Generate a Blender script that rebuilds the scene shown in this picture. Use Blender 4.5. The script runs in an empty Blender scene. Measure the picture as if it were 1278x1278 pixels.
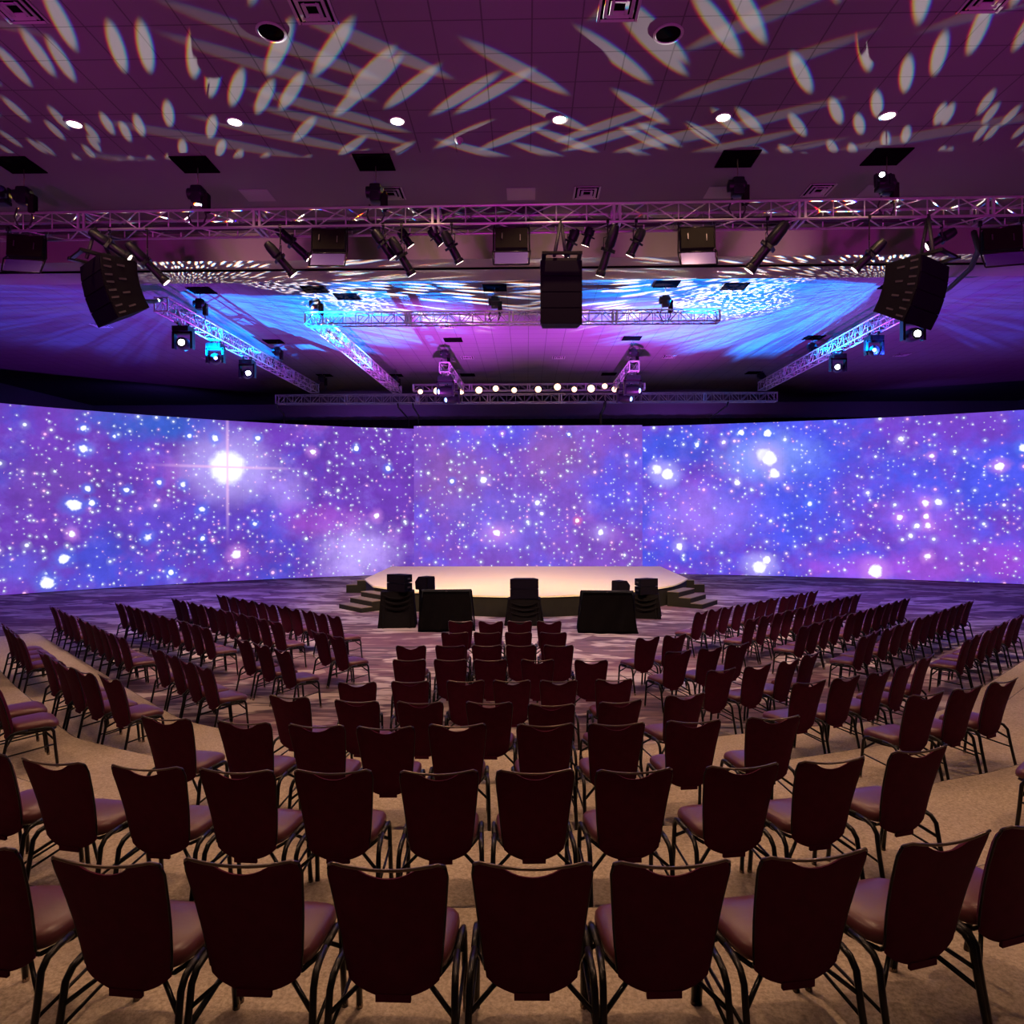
import bpy, bmesh, math, random
from mathutils import Vector, Matrix, Euler
C = bpy.context.scene.collection
sc = bpy.context.scene
R = math.radians
random.seed(7)

# ------------------------------------------------------------------ camera
EYE = 2.98
cam_d = bpy.data.cameras.new('camera')
cam_d.sensor_fit = 'HORIZONTAL'
cam_d.sensor_width = 36
cam_d.lens = 36 * 850 / 1278
cam_d.shift_y = -1.0 / 1278
cam_d.clip_end = 200
cam = bpy.data.objects.new('camera', cam_d)
C.objects.link(cam)
yaw = math.atan(18 / 850)
cam.matrix_world = (Matrix.Translation((0, 0, EYE)) @ Matrix.Rotation(yaw, 4, 'Z') @
                    Matrix.Rotation(R(90), 4, 'X') @ Matrix.Rotation(-0.0018, 4, 'Z'))
sc.camera = cam

# ------------------------------------------------------------------ world + exposure
w = bpy.data.worlds.new('world')
sc.world = w
w.use_nodes = True
w.node_tree.nodes['Background'].inputs[0].default_value = (0.05, 0.02, 0.05, 1)
w.node_tree.nodes['Background'].inputs[1].default_value = 0.3
sc.view_settings.view_transform = 'Standard'
sc.view_settings.look = 'None'
sc.view_settings.exposure = 0
sc.view_settings.gamma = 1
sc.view_settings.use_curve_mapping = False
try:
    sc.cycles.max_bounces = 5
    sc.cycles.diffuse_bounces = 3
    sc.cycles.sample_clamp_indirect = 4
except Exception:
    pass


# ------------------------------------------------------------------ node helper
class NT:
    def __init__(s, tree):
        s.t = tree

    def n(s, typ, **kw):
        nd = s.t.nodes.new('ShaderNode' + typ)
        for k, v in kw.items():
            setattr(nd, k, v)
        return nd

    def put(s, sock, v):
        if v is None:
            return
        if isinstance(v, bpy.types.NodeSocket):
            s.t.links.new(v, sock)
        else:
            if hasattr(sock.default_value, '__len__') and not hasattr(v, '__len__'):
                v = (v,) * len(sock.default_value)
            if hasattr(sock.default_value, '__len__') and len(sock.default_value) == 4 and len(v) == 3:
                v = (*v, 1)
            sock.default_value = v

    def m(s, op, a, b=None, c=None, clamp=False):
        nd = s.n('Math', operation=op)
        nd.use_clamp = clamp
        for i, v in enumerate((a, b, c)):
            s.put(nd.inputs[i], v)
        return nd.outputs[0]

    def vm(s, op, a, b=None, c=None):
        nd = s.n('VectorMath', operation=op)
        for i, v in enumerate((a, b, c)):
            if v is None:
                continue
            if op == 'SCALE' and i == 1:
                s.put(nd.inputs[3], v)
            else:
                s.put(nd.inputs[i], v)
        return nd.outputs[1] if op in ('DOT_PRODUCT', 'LENGTH', 'DISTANCE') else nd.outputs[0]

    def sm(s, x, a, b, lo=0.0, hi=1.0):
        nd = s.n('MapRange', interpolation_type='SMOOTHSTEP')
        for i, v in enumerate((x, a, b, lo, hi)):
            s.put(nd.inputs[i], v)
        return nd.outputs[0]

    def mix(s, f, a, b, mode='MIX'):
        nd = s.n('MixRGB', blend_type=mode)
        s.put(nd.inputs[0], f); s.put(nd.inputs[1], a); s.put(nd.inputs[2], b)
        return nd.outputs[0]

    def xyz(s, x, y, z=0.0):
        nd = s.n('CombineXYZ')
        s.put(nd.inputs[0], x); s.put(nd.inputs[1], y); s.put(nd.inputs[2], z)
        return nd.outputs[0]

    def sep(s, v):
        nd = s.n('SeparateXYZ'); s.put(nd.inputs[0], v)
        return nd.outputs

    def noise(s, v, scale, detail=2, rough=.5, dim='3D'):
        nd = s.n('TexNoise', noise_dimensions=dim)
        s.put(nd.inputs['Vector'], v)
        nd.inputs['Scale'].default_value = scale
        nd.inputs['Detail'].default_value = detail
        nd.inputs['Roughness'].default_value = rough
        return nd.outputs[0]

    def voro(s, v, scale, rnd=1.0):
        nd = s.n('TexVoronoi', voronoi_dimensions='2D')
        s.put(nd.inputs['Vector'], v)
        nd.inputs['Scale'].default_value = scale
        nd.inputs['Randomness'].default_value = rnd
        return nd.outputs['Distance'], nd.outputs['Color']


# ------------------------------------------------------------------ light helpers
def place_light(name, ld, loc, target=None):
    o = bpy.data.objects.new(name, ld)
    C.objects.link(o)
    o.location = loc
    if target is not None:
        o.rotation_euler = (Vector(target) - Vector(loc)).to_track_quat('-Z', 'Y').to_euler()
    return o


def spot(name, loc, target, power, col, size=60, blend=.6, rad=.08):
    ld = bpy.data.lights.new(name, 'SPOT')
    ld.energy = power; ld.color = col; ld.spot_size = R(size); ld.spot_blend = blend
    ld.shadow_soft_size = rad
    return place_light(name, ld, loc, target)


def area(name, loc, target, power, col, sx, sy):
    ld = bpy.data.lights.new(name, 'AREA')
    ld.shape = 'RECTANGLE'; ld.size = sx; ld.size_y = sy
    ld.energy = power; ld.color = col
    return place_light(name, ld, loc, target)


def gobo(name, loc, aim, power, kind, scale=8, width=1.2, ymax=None, col=(1, 1, 1), seed=0, r=.28, ceil=9.0,
         elmax=1.35, stretch=1.0, wexp=3.0, wmax=900, elmin=.02, cone=160, up=45, boost=1.0):
    """moving-head projector: a point source behind a pattern wheel, pattern in azimuth and elevation"""
    sref = .15 if kind == 'dots' else .40
    ld = bpy.data.lights.new(name, 'SPOT')
    ld.energy = power * sref ** -wexp * boost
    ld.spot_size = R(cone); ld.spot_blend = .02
    ld.shadow_soft_size = .012
    ld.use_nodes = True
    t = NT(ld.node_tree)
    em = [n for n in ld.node_tree.nodes if n.type == 'EMISSION'][0]
    g = t.n('NewGeometry')
    d = t.vm('SCALE', g.outputs['Incoming'], GSIGN)
    x, y, z = t.sep(d)
    a0 = math.atan2(aim[0], -aim[1])
    ca, sa = math.cos(a0), math.sin(a0)
    # rotate so that aim is azimuth zero
    fx = t.m('ADD', t.m('MULTIPLY', x, ca), t.m('MULTIPLY', y, sa))
    fy = t.m('SUBTRACT', t.m('MULTIPLY', x, sa), t.m('MULTIPLY', y, ca))
    az = t.m('ARCTAN2', fx, fy)
    hyp = t.m('SQRT', t.m('ADD', t.m('MULTIPLY', x, x), t.m('MULTIPLY', y, y)))
    el = t.m('ARCTAN2', z, hyp)
    k0 = .97 if kind == 'dots' else .72
    azn = t.m('ABSOLUTE', az)
    eln = el
    if kind != 'dots':   # ragged edge for the soft washes
        rag = t.noise(t.xyz(t.m('MULTIPLY', az, 7.0), t.m('MULTIPLY', el, 3.0), seed + 5), 1.0, 3, .6)
        azn = t.m('ADD', azn, t.m('MULTIPLY', t.m('SUBTRACT', rag, .5), .35))
        eln = t.m('ADD', el, t.m('MULTIPLY', t.m('SUBTRACT', rag, .5), .14))
    mask = t.m('MULTIPLY', t.sm(azn, width * k0, width, 1, 0), t.sm(eln, elmin, elmin * 1.25 + .01))
    mask = t.m('MULTIPLY', mask, t.sm(el, elmax - .04, elmax, 1, 0))
    sn = t.m('MAXIMUM', t.m('SINE', el), .04)
    mask = t.m('MULTIPLY', mask, t.m('MINIMUM', t.m('POWER', t.m('DIVIDE', sn, sref), -wexp), wmax * sref ** wexp))
    if ymax is not None:
        k = (ymax - loc[1]) / (ceil - loc[2])
        mask = t.m('MULTIPLY', mask, t.m('LESS_THAN', t.m('DIVIDE', y, t.m('MAXIMUM', z, .001)), k))
    if kind == 'dots':
        def dots(off, rr=r):
            v = t.xyz(t.m('ADD', az, seed * 3.7 + off), t.m('ADD', t.m('MULTIPLY', el, stretch), seed * 1.3))
            dist, c = t.voro(v, scale, .85)
            return t.sm(dist, rr * .8, rr, 1, 0)
        nd = t.n('CombineXYZ')
        r1, g1, b1 = dots(.06 / scale), dots(0), dots(-.06 / scale)
        c = t.xyz(t.m('MULTIPLY', r1, 1.0), t.m('MULTIPLY', g1, .93), t.m('MULTIPLY', b1, .95))
        c = t.mix(1.0, c, col, 'MULTIPLY')
    elif kind == 'disc':  # a round patch of round dots thrown straight up
        zz = t.m('MAXIMUM', z, .05)
        px = t.m('DIVIDE', x, zz); py = t.m('DIVIDE', y, zz)
        dist, cc = t.voro(t.xyz(t.m('ADD', px, seed), t.m('MULTIPLY', py, 1.25)), scale, .8)
        rad = t.m('SQRT', t.m('ADD', t.m('MULTIPLY', px, px), t.m('MULTIPLY', py, py)))
        f = t.m('MULTIPLY', t.sm(dist, r * .8, r, 1, 0), t.sm(rad, width * .8, width, 1, 0))
        mask = t.m('MULTIPLY', f, t.m('GREATER_THAN', z, .2))
        c = t.mix(1.0, (1, 1, 1), col, 'MULTIPLY')
    else:  # streaks: soft fans
        v = t.xyz(t.m('MULTIPLY', az, 20.0), t.m('MULTIPLY', el, 4.0), seed)
        f = t.noise(v, scale, 4, .65)
        c = t.mix(t.sm(f, .40, .60), (.28, .28, .28), (1, 1, 1))
        c = t.mix(1.0, c, col, 'MULTIPLY')
    c = t.mix(1.0, c, t.xyz(mask, mask, mask), 'MULTIPLY')
    t.put(em.inputs['Color'], c)
    em.inputs['Strength'].default_value = 1.0 / boost
    h_ = math.hypot(aim[0], aim[1]) or 1
    cu, su = math.cos(R(up)), math.sin(R(up))
    return place_light(name, ld, loc, (loc[0] + aim[0] / h_ * cu, loc[1] + aim[1] / h_ * cu, loc[2] + su))


GSIGN = 1.0
CEIL = 9.0
# house downlights (recessed cans, one row in view, two rows behind the camera's field of view)
DL = [(-7.0, 10.42), (-4.49, 10.42), (-1.98, 10.46), (0.52, 10.48), (3.02, 10.48), (5.52, 10.5)]
WARM = (1.0, .60, .35)
for i, (x, y) in enumerate(DL):
    spot('downlight_lamp', (x, y, CEIL - .06), (x, y, 0), 330, WARM, 115, .5, .07)
for y, pw in ((4.6, 640), (0.4, 90)):
    for x in (-6.6, 0.0, 6.6):
        spot('downlight_lamp', (x, y, CEIL - .06), (x, y, 0), pw, WARM, 125, .5, .09)
# stage wash from the front truss
for x in (-4.4, -1.9, 0.9, 3.9):
    spot('stage_wash', (x, 12.3, 7.5), (x * .9, 25.0, .6), 6200, (1.0, .68, .32), 46, .9, .1)
for x in (-6.5, -2.2, 2.4, 6.8):
    spot('aisle_fill', (x, 12.3, 7.5), (x * 1.1, 16.0, 0), 1900, (1.0, .66, .56), 80, 1, .15)  # added spots that lift and warm the floor before the stage
# added weak spots standing in for front-truss lamp spill on the bulkhead
for x in (-5.9, -1.9, 0.7, 2.9, 5.2):
    spot('bulkhead_fill', (x, 12.6, 7.7), (x, 14.6, 8.55), 150, (1.0, .55, .45), 62, 1, .2)
# pattern projectors at the near ends of the outer trusses; the bulkhead cuts their light on the front ceiling
gobo('pattern_projector', (-8.55, 16.85, 7.97), (.62, -.78, 0), 2.3, 'dots', 23, 1.08, None, (1, .97, .92), 1, .27, stretch=1.6, wexp=4.2, wmax=20000, boost=3)
gobo('pattern_projector', (8.85, 16.8, 7.97), (-.62, -.78, 0), 2.3, 'dots', 23, 1.08, None, (1, .97, .92), 2, .27, stretch=1.6, wexp=4.2, wmax=20000, boost=3)
for sx in (-1, 1):
    gobo('pattern_projector', (sx * 8.7, 16.9, 7.99), (-sx * .9, .26, 0), 560, 'dots', 26, .42, None, (1, .98, 1), 4 + sx, .30, stretch=1.1, elmin=.10, elmax=.6, cone=90, up=34, boost=1.5)
gobo('dot_projector', (-5.2, 19.6, 6.7), (0, -1, 0), 3400, 'disc', 13, .62, None, (1, .98, 1), 3, .32, wexp=0, cone=96, up=90, boost=3)
gobo('dot_projector', (5.9, 19.9, 6.7), (0, -1, 0), 4200, 'disc', 12, .85, None, (1, .98, 1), 8, .32, wexp=0, cone=96, up=90, boost=3)
# blue washes from the moving heads under the side trusses
for sx in (-1, 1):
    gobo('blue_wash', (sx * 9.45, 18.3, 7.25), (-sx * .72, .70, 0), 3000, 'streak', 1.2, 1.10, None, (.0, .20, 1.0), 2 + sx, elmax=1.5, wmax=200, elmin=.19, cone=130, up=50)
    gobo('blue_wash', (sx * 8.8, 19.9, 7.25), (-sx, .22, 0), 900, 'streak', 1.2, .22, None, (.0, .42, 1.0), 5 + sx, elmax=.8, wmax=160, elmin=.23, cone=80, up=34)
    gobo('blue_wash', (sx * 9.5, 18.9, 7.25), (sx, .35, 0), 240, 'streak', 1.2, .75, None, (.03, .09, 1.0), 9 + sx, elmax=1.4, wmax=120, elmin=.15, cone=130, up=46)
spot('truss_wash', (-3.3, 24.3, 7.2), (-9.1, 21.0, 8.0), 7000, (.02, .35, 1.0), 62, 1, .06)
spot('truss_wash', (4.2, 24.3, 7.2), (10.0, 21.0, 8.0), 7000, (.02, .35, 1.0), 62, 1, .06)
# added violet and magenta spots behind the draped monitors, tinting the rear ceiling
for x, tx, ty, p, c, sz in ((-1.9, -3.2, 23.2, 36000, (.55, .06, .78), 54), (1.9, 3.6, 23.2, 36000, (.55, .06, .78), 54),
                        (-3.4, -14.5, 22.0, 19000, (.32, .03, .80), 75), (3.5, 15.0, 22.0, 20000, (.36, .03, .80), 75)):
    spot('rear_ceiling_fill', (x, 18.1, 1.0), (tx, ty, 9), p, c, sz, 1, .15)
for x in (-8.5, -3, 3, 8.5):
    spot('near_ceiling_fill', (x, -3.0, 1.6), (x * 1.05, 9.4, 9.0), 5200, (.70, .02, .62), 46, 1, .3)  # added magenta spots behind the camera, colouring the near ceiling
# added violet spots that brighten the open floor before the screens
for sx in (-1, 1):
    spot('violet_floor_fill', (sx * 9.3, 24.0, 7.6), (sx * 12.0, 22.0, 0), 2400, (.32, .14, 1.0), 105, 1, .15)
spot('far_wall_fill', (-17, 31.5, 6.9), (-21, 37, 7.6), 160, (.16, .07, .75), 150, 1, .3)  # added unseen spots behind the screens, lifting the dark far wall
spot('far_wall_fill', (18, 31.5, 6.9), (22, 37, 7.6), 160, (.16, .07, .75), 150, 1, .3)
spot('far_wall_fill', (-8, 33.8, 6.2), (-8, 38, 8.0), 330, (.30, .09, .75), 150, 1, .3)
spot('far_wall_fill', (8, 34.2, 6.2), (8, 38, 8.0), 330, (.30, .09, .75), 150, 1, .3)


# ------------------------------------------------------------------ materials
def pbr(name, col, rough=.5, metal=0.0, spec=.5, emit=None, es=0.0):
    m = bpy.data.materials.new(name)
    m.use_nodes = True
    b = m.node_tree.nodes['Principled BSDF']
    b.inputs['Base Color'].default_value = (*col, 1)
    b.inputs['Roughness'].default_value = rough
    b.inputs['Metallic'].default_value = metal
    b.inputs['Specular IOR Level'].default_value = spec
    if emit:
        b.inputs['Emission Color'].default_value = (*emit, 1)
        b.inputs['Emission Strength'].default_value = es
    return m


def with_noise(m, scale, amt, bump=0.0, bscale=None):
    t = NT(m.node_tree)
    b = m.node_tree.nodes['Principled BSDF']
    tc = t.n('TexCoord')
    f = t.noise(tc.outputs['Object'], scale, 4, .6)
    col = tuple(b.inputs['Base Color'].default_value)[:3]
    c = t.mix(f, tuple(v * (1 - amt) for v in col), tuple(min(1, v * (1 + amt)) for v in col))
    t.put(b.inputs['Base Color'], c)
    if bump:
        bn = t.n('Bump'); bn.inputs['Strength'].default_value = bump; bn.inputs['Distance'].default_value = .004
        t.put(bn.inputs['Height'], t.noise(tc.outputs['Object'], bscale or scale * 4, 3, .6))
        t.put(b.inputs['Normal'], bn.outputs[0])
    return m


M = {}
M['velvet'] = with_noise(pbr('maroon_fabric', (.062, .0024, .018), .85, 0, .15), 18, .35, .25, 160)
M['vinyl'] = with_noise(pbr('maroon_vinyl', (.098, .025, .028), .38, 0, .5), 9, .2, .12, 60)
M['black_metal'] = pbr('black_powder_coat', (.012, .010, .010), .32, .6)
M['bar_metal'] = pbr('worn_handle_metal', (.14, .10, .08), .3, .9)
M['glide'] = pbr('glide_metal', (.35, .28, .22), .3, .9)
M['truss'] = pbr('aluminium_truss', (.40, .38, .38), .40, .55)
M['black'] = pbr('black_housing', (.005, .005, .007), .45, 0, .18)
M['cable'] = pbr('black_cable', (.008, .008, .008), .7)
M['lens_glow'] = pbr('lamp_lens', (.8, .8, .8), .2, 0, .5, (1.0, .78, .62), 6)
M['lens_dark'] = pbr('fixture_glass', (.03, .03, .09), .08, .3)
M['lens_white'] = pbr('lit_white_lens', (.8, .8, .8), .2, 0, .5, (.92, .98, 1.0), 14)
M['lens_blue'] = pbr('lit_blue_lens', (.8, .8, .8), .2, 0, .5, (.12, .45, 1.0), 2.6)
M['lens_warm'] = pbr('lit_warm_lens', (.8, .8, .8), .2, 0, .5, (1.0, .60, .28), 3.2)
M['downlight'] = pbr('downlight_glass', (.8, .8, .8), .2, 0, .5, (1.0, .86, .68), 9)
M['trim'] = pbr('painted_trim', (.19, .17, .18), .5)
M['cabinet'] = with_noise(pbr('speaker_cabinet', (.004, .003, .004), .75, 0, .08), 30, .3, .2, 200)
M['grille'] = with_noise(pbr('speaker_grille', (.005, .003, .007), .8, 0, .06), 120, .5, .6, 400)
M['panel_body'] = with_noise(pbr('panel_housing', (.006, .005, .003), .8, 0, .08), 8, .4)
M['panel_glass'] = pbr('panel_glass', (.10, .07, .24), .25, .2)
M['drape'] = with_noise(pbr('black_drape', (.006, .0045, .0045), .9, 0, .08), 14, .4)
M['skirt'] = with_noise(pbr('black_stage_skirt', (.011, .009, .007), .8, 0, .2), 6, .3)
M['deck'] = with_noise(pbr('stage_deck', (.80, .67, .46), .55, 0, .3), 1.5, .05)
M['tread'] = with_noise(pbr('step_tread', (.16, .12, .09), .7), 10, .3)
M['slot'] = pbr('painted_void', (.002, .0015, .002), 1.0, 0, 0.0)  # the shade inside open hatches and vent backs is put into this colour
M['hatchgrey'] = pbr('grey_ceiling_panel', (.16, .13, .15), .6)
M['silver'] = pbr('grey_hardware', (.07, .055, .06), .5, .5)


def ceiling_mat(name, grid=True, size=.6167):
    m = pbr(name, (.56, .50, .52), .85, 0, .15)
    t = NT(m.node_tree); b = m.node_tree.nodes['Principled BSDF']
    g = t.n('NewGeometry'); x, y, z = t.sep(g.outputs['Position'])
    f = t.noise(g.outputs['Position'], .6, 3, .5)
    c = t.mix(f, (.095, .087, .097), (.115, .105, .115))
    if grid:
        def line(v, off, wdt):
            q = t.m('FRACT', t.m('DIVIDE', t.m('ADD', v, 100 * size + off), size))
            q = t.m('MINIMUM', q, t.m('SUBTRACT', 1.0, q))
            return t.m('LESS_THAN', q, wdt / size)
        ln = t.m('MAXIMUM', line(x, -.08, .010), line(y, .30, .010))
        c = t.mix(ln, c, (.05, .045, .05))
        # slight tone from tile to tile
        fx = t.m('FLOOR', t.m('DIVIDE', t.m('ADD', x, 100 * size - .08), size))
        fy = t.m('FLOOR', t.m('DIVIDE', t.m('ADD', y, 100 * size + .30), size))
        wn = t.n('TexWhiteNoise', noise_dimensions='2D'); t.put(wn.inputs[0], t.xyz(fx, fy))
        c = t.mix(t.m('MULTIPLY', wn.outputs[0], .14), c, (.08, .07, .08))
    t.put(b.inputs['Base Color'], c)
    return m


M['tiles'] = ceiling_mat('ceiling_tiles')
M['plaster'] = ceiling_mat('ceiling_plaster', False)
M['wall'] = with_noise(pbr('purple_grey_wall', (.30, .24, .30), .8), .8, .1)
M['header'] = with_noise(pbr('bulkhead_paint', (.17, .145, .145), .8), .8, .08)


def carpet_mat():
    m = pbr('patterned_carpet', (.3, .2, .2), .95, 0, .1)
    t = NT(m.node_tree); b = m.node_tree.nodes['Principled BSDF']
    g = t.n('NewGeometry'); p = g.outputs['Position']
    x, y, z = t.sep(p)
    wob = t.m('MULTIPLY', t.noise(t.xyz(t.m('MULTIPLY', x, 1.2), t.m('MULTIPLY', y, 7), 0), 1, 3), .55)
    # slanting bands in two directions, chosen patch by patch
    def bands(ang, sc, seed):
        ca, sa = math.cos(ang), math.sin(ang)
        u = t.m('ADD', t.m('MULTIPLY', x, ca), t.m('MULTIPLY', y, sa))
        v = t.m('SUBTRACT', t.m('MULTIPLY', y, ca), t.m('MULTIPLY', x, sa))
        vec = t.xyz(t.m('MULTIPLY', u, .28), t.m('ADD', t.m('MULTIPLY', v, sc), wob), seed)
        return t.noise(vec, 1.0, 3, .65)
    b1 = t.sm(bands(R(20), 1.0, 0.0), .47, .51)
    b2 = t.sm(bands(R(-22), 1.0, 7.0), .46, .50)
    vn = t.n('TexVoronoi', voronoi_dimensions='2D', distance='MANHATTAN', feature='F1')
    t.put(vn.inputs['Vector'], t.xyz(t.m('ADD', t.m('MULTIPLY', x, .35), t.m('MULTIPLY', y, .18)), t.m('SUBTRACT', t.m('MULTIPLY', y, .5), t.m('MULTIPLY', x, .12))))
    vn.inputs['Scale'].default_value = 1.0
    cell = t.sep(vn.outputs['Color'])[0]
    pat = t.mix(t.m('GREATER_THAN', cell, .5), t.xyz(b1, b1, b1), t.xyz(b2, b2, b2))
    streak = t.noise(t.xyz(t.m('MULTIPLY', x, 1.3), t.m('MULTIPLY', y, 12), 0), 1.0, 4, .75)
    fine = t.noise(p, 60, 3, .7)
    dash = t.noise(t.xyz(t.m('MULTIPLY', x, .9), t.m('MULTIPLY', y, 5.5), 5.0), 1.0, 2, .6)
    light = t.mix(streak, (.34, .27, .26), (.60, .49, .44))
    dark = t.mix(streak, (.10, .06, .085), (.24, .15, .17))
    c = t.mix(pat, light, dark)
    c = t.mix(t.sm(dash, .54, .58, 0, .62), c, (.055, .035, .055))
    c = t.mix(t.sm(dash, .40, .36, 0, .35), c, (.62, .52, .46))
    plum = t.noise(t.xyz(t.m('MULTIPLY', x, .25), t.m('MULTIPLY', y, .6), 3.0), 1.0, 2)
    c = t.mix(t.sm(plum, .5, .6, 0, .45), c, (.16, .06, .09))
    c = t.mix(t.m('MULTIPLY', fine, .35), c, t.mix(1.0, c, (.5, .5, .5), 'MULTIPLY'))
    t.put(b.inputs['Base Color'], c)
    bn = t.n('Bump'); bn.inputs['Strength'].default_value = .3; bn.inputs['Distance'].default_value = .006
    t.put(bn.inputs['Height'], fine); t.put(b.inputs['Normal'], bn.outputs[0])
    return m


def riser_mat():
    m = pbr('beige_riser_carpet', (.4, .3, .24), .95, 0, .1)
    t = NT(m.node_tree); b = m.node_tree.nodes['Principled BSDF']
    g = t.n('NewGeometry'); p = g.outputs['Position']
    fine = t.noise(p, 45, 4, .8)
    big = t.noise(p, 2.2, 3, .6)
    c = t.mix(t.sm(fine, .3, .7), (.27, .212, .158), (.53, .425, .325))
    c = t.mix(t.sm(big, .35, .7, 0, .3), c, (.28, .22, .18))
    t.put(b.inputs['Base Color'], c)
    bn = t.n('Bump'); bn.inputs['Strength'].default_value = .4; bn.inputs['Distance'].default_value = .006
    t.put(bn.inputs['Height'], fine); t.put(b.inputs['Normal'], bn.outputs[0])
    return m


M['carpet'] = carpet_mat()
M['riser'] = riser_mat()
M['riser_edge'] = with_noise(pbr('riser_nosing', (.03, .022, .02), .7), 20, .3)

FEATURES = {}   # LED wall picture, filled below


def led_mat(name, base, blobs, stars, spikes, blue_bias, seed):
    """an LED wall's picture: nebula clouds and stars in wall coordinates (metres along, metres up)"""
    m = bpy.data.materials.new(name); m.use_nodes = True
    nt = m.node_tree; nt.nodes.clear(); t = NT(nt)
    out = t.n('OutputMaterial'); em = t.n('Emission')
    nt.links.new(em.outputs[0], out.inputs[0])
    uv = t.n('UVMap').outputs[0]
    u, v, _ = t.sep(uv)
    p = t.xyz(u, v, seed)
    n1 = t.noise(p, .22, 5, .62)
    n2 = t.noise(t.xyz(u, v, seed + 9), .35, 5, .6)
    n3 = t.noise(t.xyz(u, v, seed + 21), .8, 6, .65)
    purple, blue, mag = base
    c = t.mix(t.sm(t.m('ADD', n1, blue_bias), .42, .62), purple, blue)
    c = t.mix(t.sm(n2, .56, .78, 0, .75), c, mag)
    c = t.mix(t.sm(n3, .5, .8, 0, .40), c, (.32, .24, .95))
    for (bx, by, rx, ry, col, a) in blobs:
        dx = t.m('DIVIDE', t.m('SUBTRACT', u, bx), rx); dy = t.m('DIVIDE', t.m('SUBTRACT', v, by), ry)
        d = t.m('SQRT', t.m('ADD', t.m('MULTIPLY', dx, dx), t.m('MULTIPLY', dy, dy)))
        d = t.m('ADD', d, t.m('MULTIPLY', t.m('SUBTRACT', n3, .5), 1.2))
        c = t.mix(t.sm(d, .2, 1.15, a, 0), c, col)
    total = t.mix(1.0, c, t.vm('SCALE', (1, 1, 1), t.sm(t.noise(t.xyz(u, v, seed + 70), .9, 6, .7), .3, .7, .95, 1.28)), 'MULTIPLY')
    dens = t.noise(t.xyz(u, v, seed + 40), .5, 2)
    # small stars in three sizes
    for k, (scl, rr, keep, br) in enumerate(((5.2, .29, .22, 1.2), (2.9, .21, .29, 1.5), (1.35, .125, .45, 1.8))):
        dist, col = t.voro(t.xyz(t.m('ADD', u, 3.1 * k + seed), t.m('ADD', v, 1.7 * k)), scl, 1.0)
        cs = t.sep(col)
        on = t.m('LESS_THAN', cs[0], t.m('ADD', keep - .25, t.m('MULTIPLY', dens, .5)))
        size = t.m('MULTIPLY', t.m('ADD', .25, t.m('MULTIPLY', t.m('POWER', cs[1], 1.6), .75)), rr)
        s1 = t.m('MULTIPLY', t.sm(t.m('DIVIDE', dist, size), .35, 1.0, 1, 0), on)
        tint = t.mix(t.sm(cs[2], .55, .95), (.75, .85, 1.0), (1.0, .45, .85))
        hal = t.m('MULTIPLY', t.m('MULTIPLY', t.sm(t.m('DIVIDE', dist, size), .3, 3.0, 1, 0), on), .22)
        total = t.mix(t.m('MULTIPLY', s1, .9), total, t.vm('SCALE', tint, br))
        total = t.mix(hal, total, t.vm('SCALE', tint, .9))
    n4 = t.noise(t.xyz(u, v, seed + 90), 2.6, 3, .6)
    for (bx, by, rr, col) in stars:
        dx = t.m('SUBTRACT', u, bx); dy = t.m('SUBTRACT', v, by)
        d = t.m('SQRT', t.m('ADD', t.m('MULTIPLY', dx, dx), t.m('MULTIPLY', dy, dy)))
        d = t.m('ADD', d, t.m('MULTIPLY', t.m('SUBTRACT', n4, .5), min(rr * 2.2, .38)))
        total = t.mix(t.sm(d, rr * .7, rr * 3.0, .55, 0), total, col)
        total = t.mix(t.sm(d, rr * .55, rr * 1.15, 1, 0), total, (1.25, 1.3, 1.45))
    for (bx, by, lx, ly, wd, col) in spikes:
        dx = t.m('ABSOLUTE', t.m('SUBTRACT', u, bx)); dy = t.m('ABSOLUTE', t.m('SUBTRACT', v, by))
        h = t.m('MULTIPLY', t.sm(dy, 0, wd, 1, 0), t.sm(dx, 0, lx, 1, 0))
        vv = t.m('MULTIPLY', t.sm(dx, 0, wd, 1, 0), t.sm(dy, 0, ly, 1, 0))
        total = t.mix(t.m('MULTIPLY', t.m('MAXIMUM', h, vv), .85), total, col)
    # cabinet seams of the wall
    q = t.m('FRACT', t.m('MULTIPLY', u, 2.0)); q = t.m('MINIMUM', q, t.m('SUBTRACT', 1.0, q))
    total = t.mix(t.m('MULTIPLY', t.m('LESS_THAN', q, .012), .12), total, (.1, .05, .2))
    t.put(em.inputs[0], total)
    em.inputs[1].default_value = 1.0
    return m


# ------------------------------------------------------------------ mesh helpers
def obj(name, bm, mat, parent=None, smooth=False, loc=None):
    me = bpy.data.meshes.new(name)
    bm.normal_update()
    bm.to_mesh(me); bm.free()
    for mm in (mat if isinstance(mat, (list, tuple)) else [mat]):
        me.materials.append(mm)
    if smooth:
        for p in me.polygons:
            p.use_smooth = True
        if smooth == 'auto':
            try:
                me.set_sharp_from_angle(angle=R(38))
            except Exception:
                pass
    o = bpy.data.objects.new(name, me)
    C.objects.link(o)
    if parent:
        o.parent = parent
    if loc:
        o.location = loc
    return o


def tag(o, label=None, cat=None, group=None, kind=None):
    if label: o['label'] = label
    if cat: o['category'] = cat
    if group: o['group'] = group
    if kind: o['kind'] = kind
    return o


def thing(name, label, cat, loc=(0, 0, 0), rz=0, group=None):
    o = bpy.data.objects.new(name, None)
    o.empty_display_size = .1
    C.objects.link(o)
    o.location = loc; o.rotation_euler = (0, 0, rz)
    return tag(o, label, cat, group)


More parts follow.
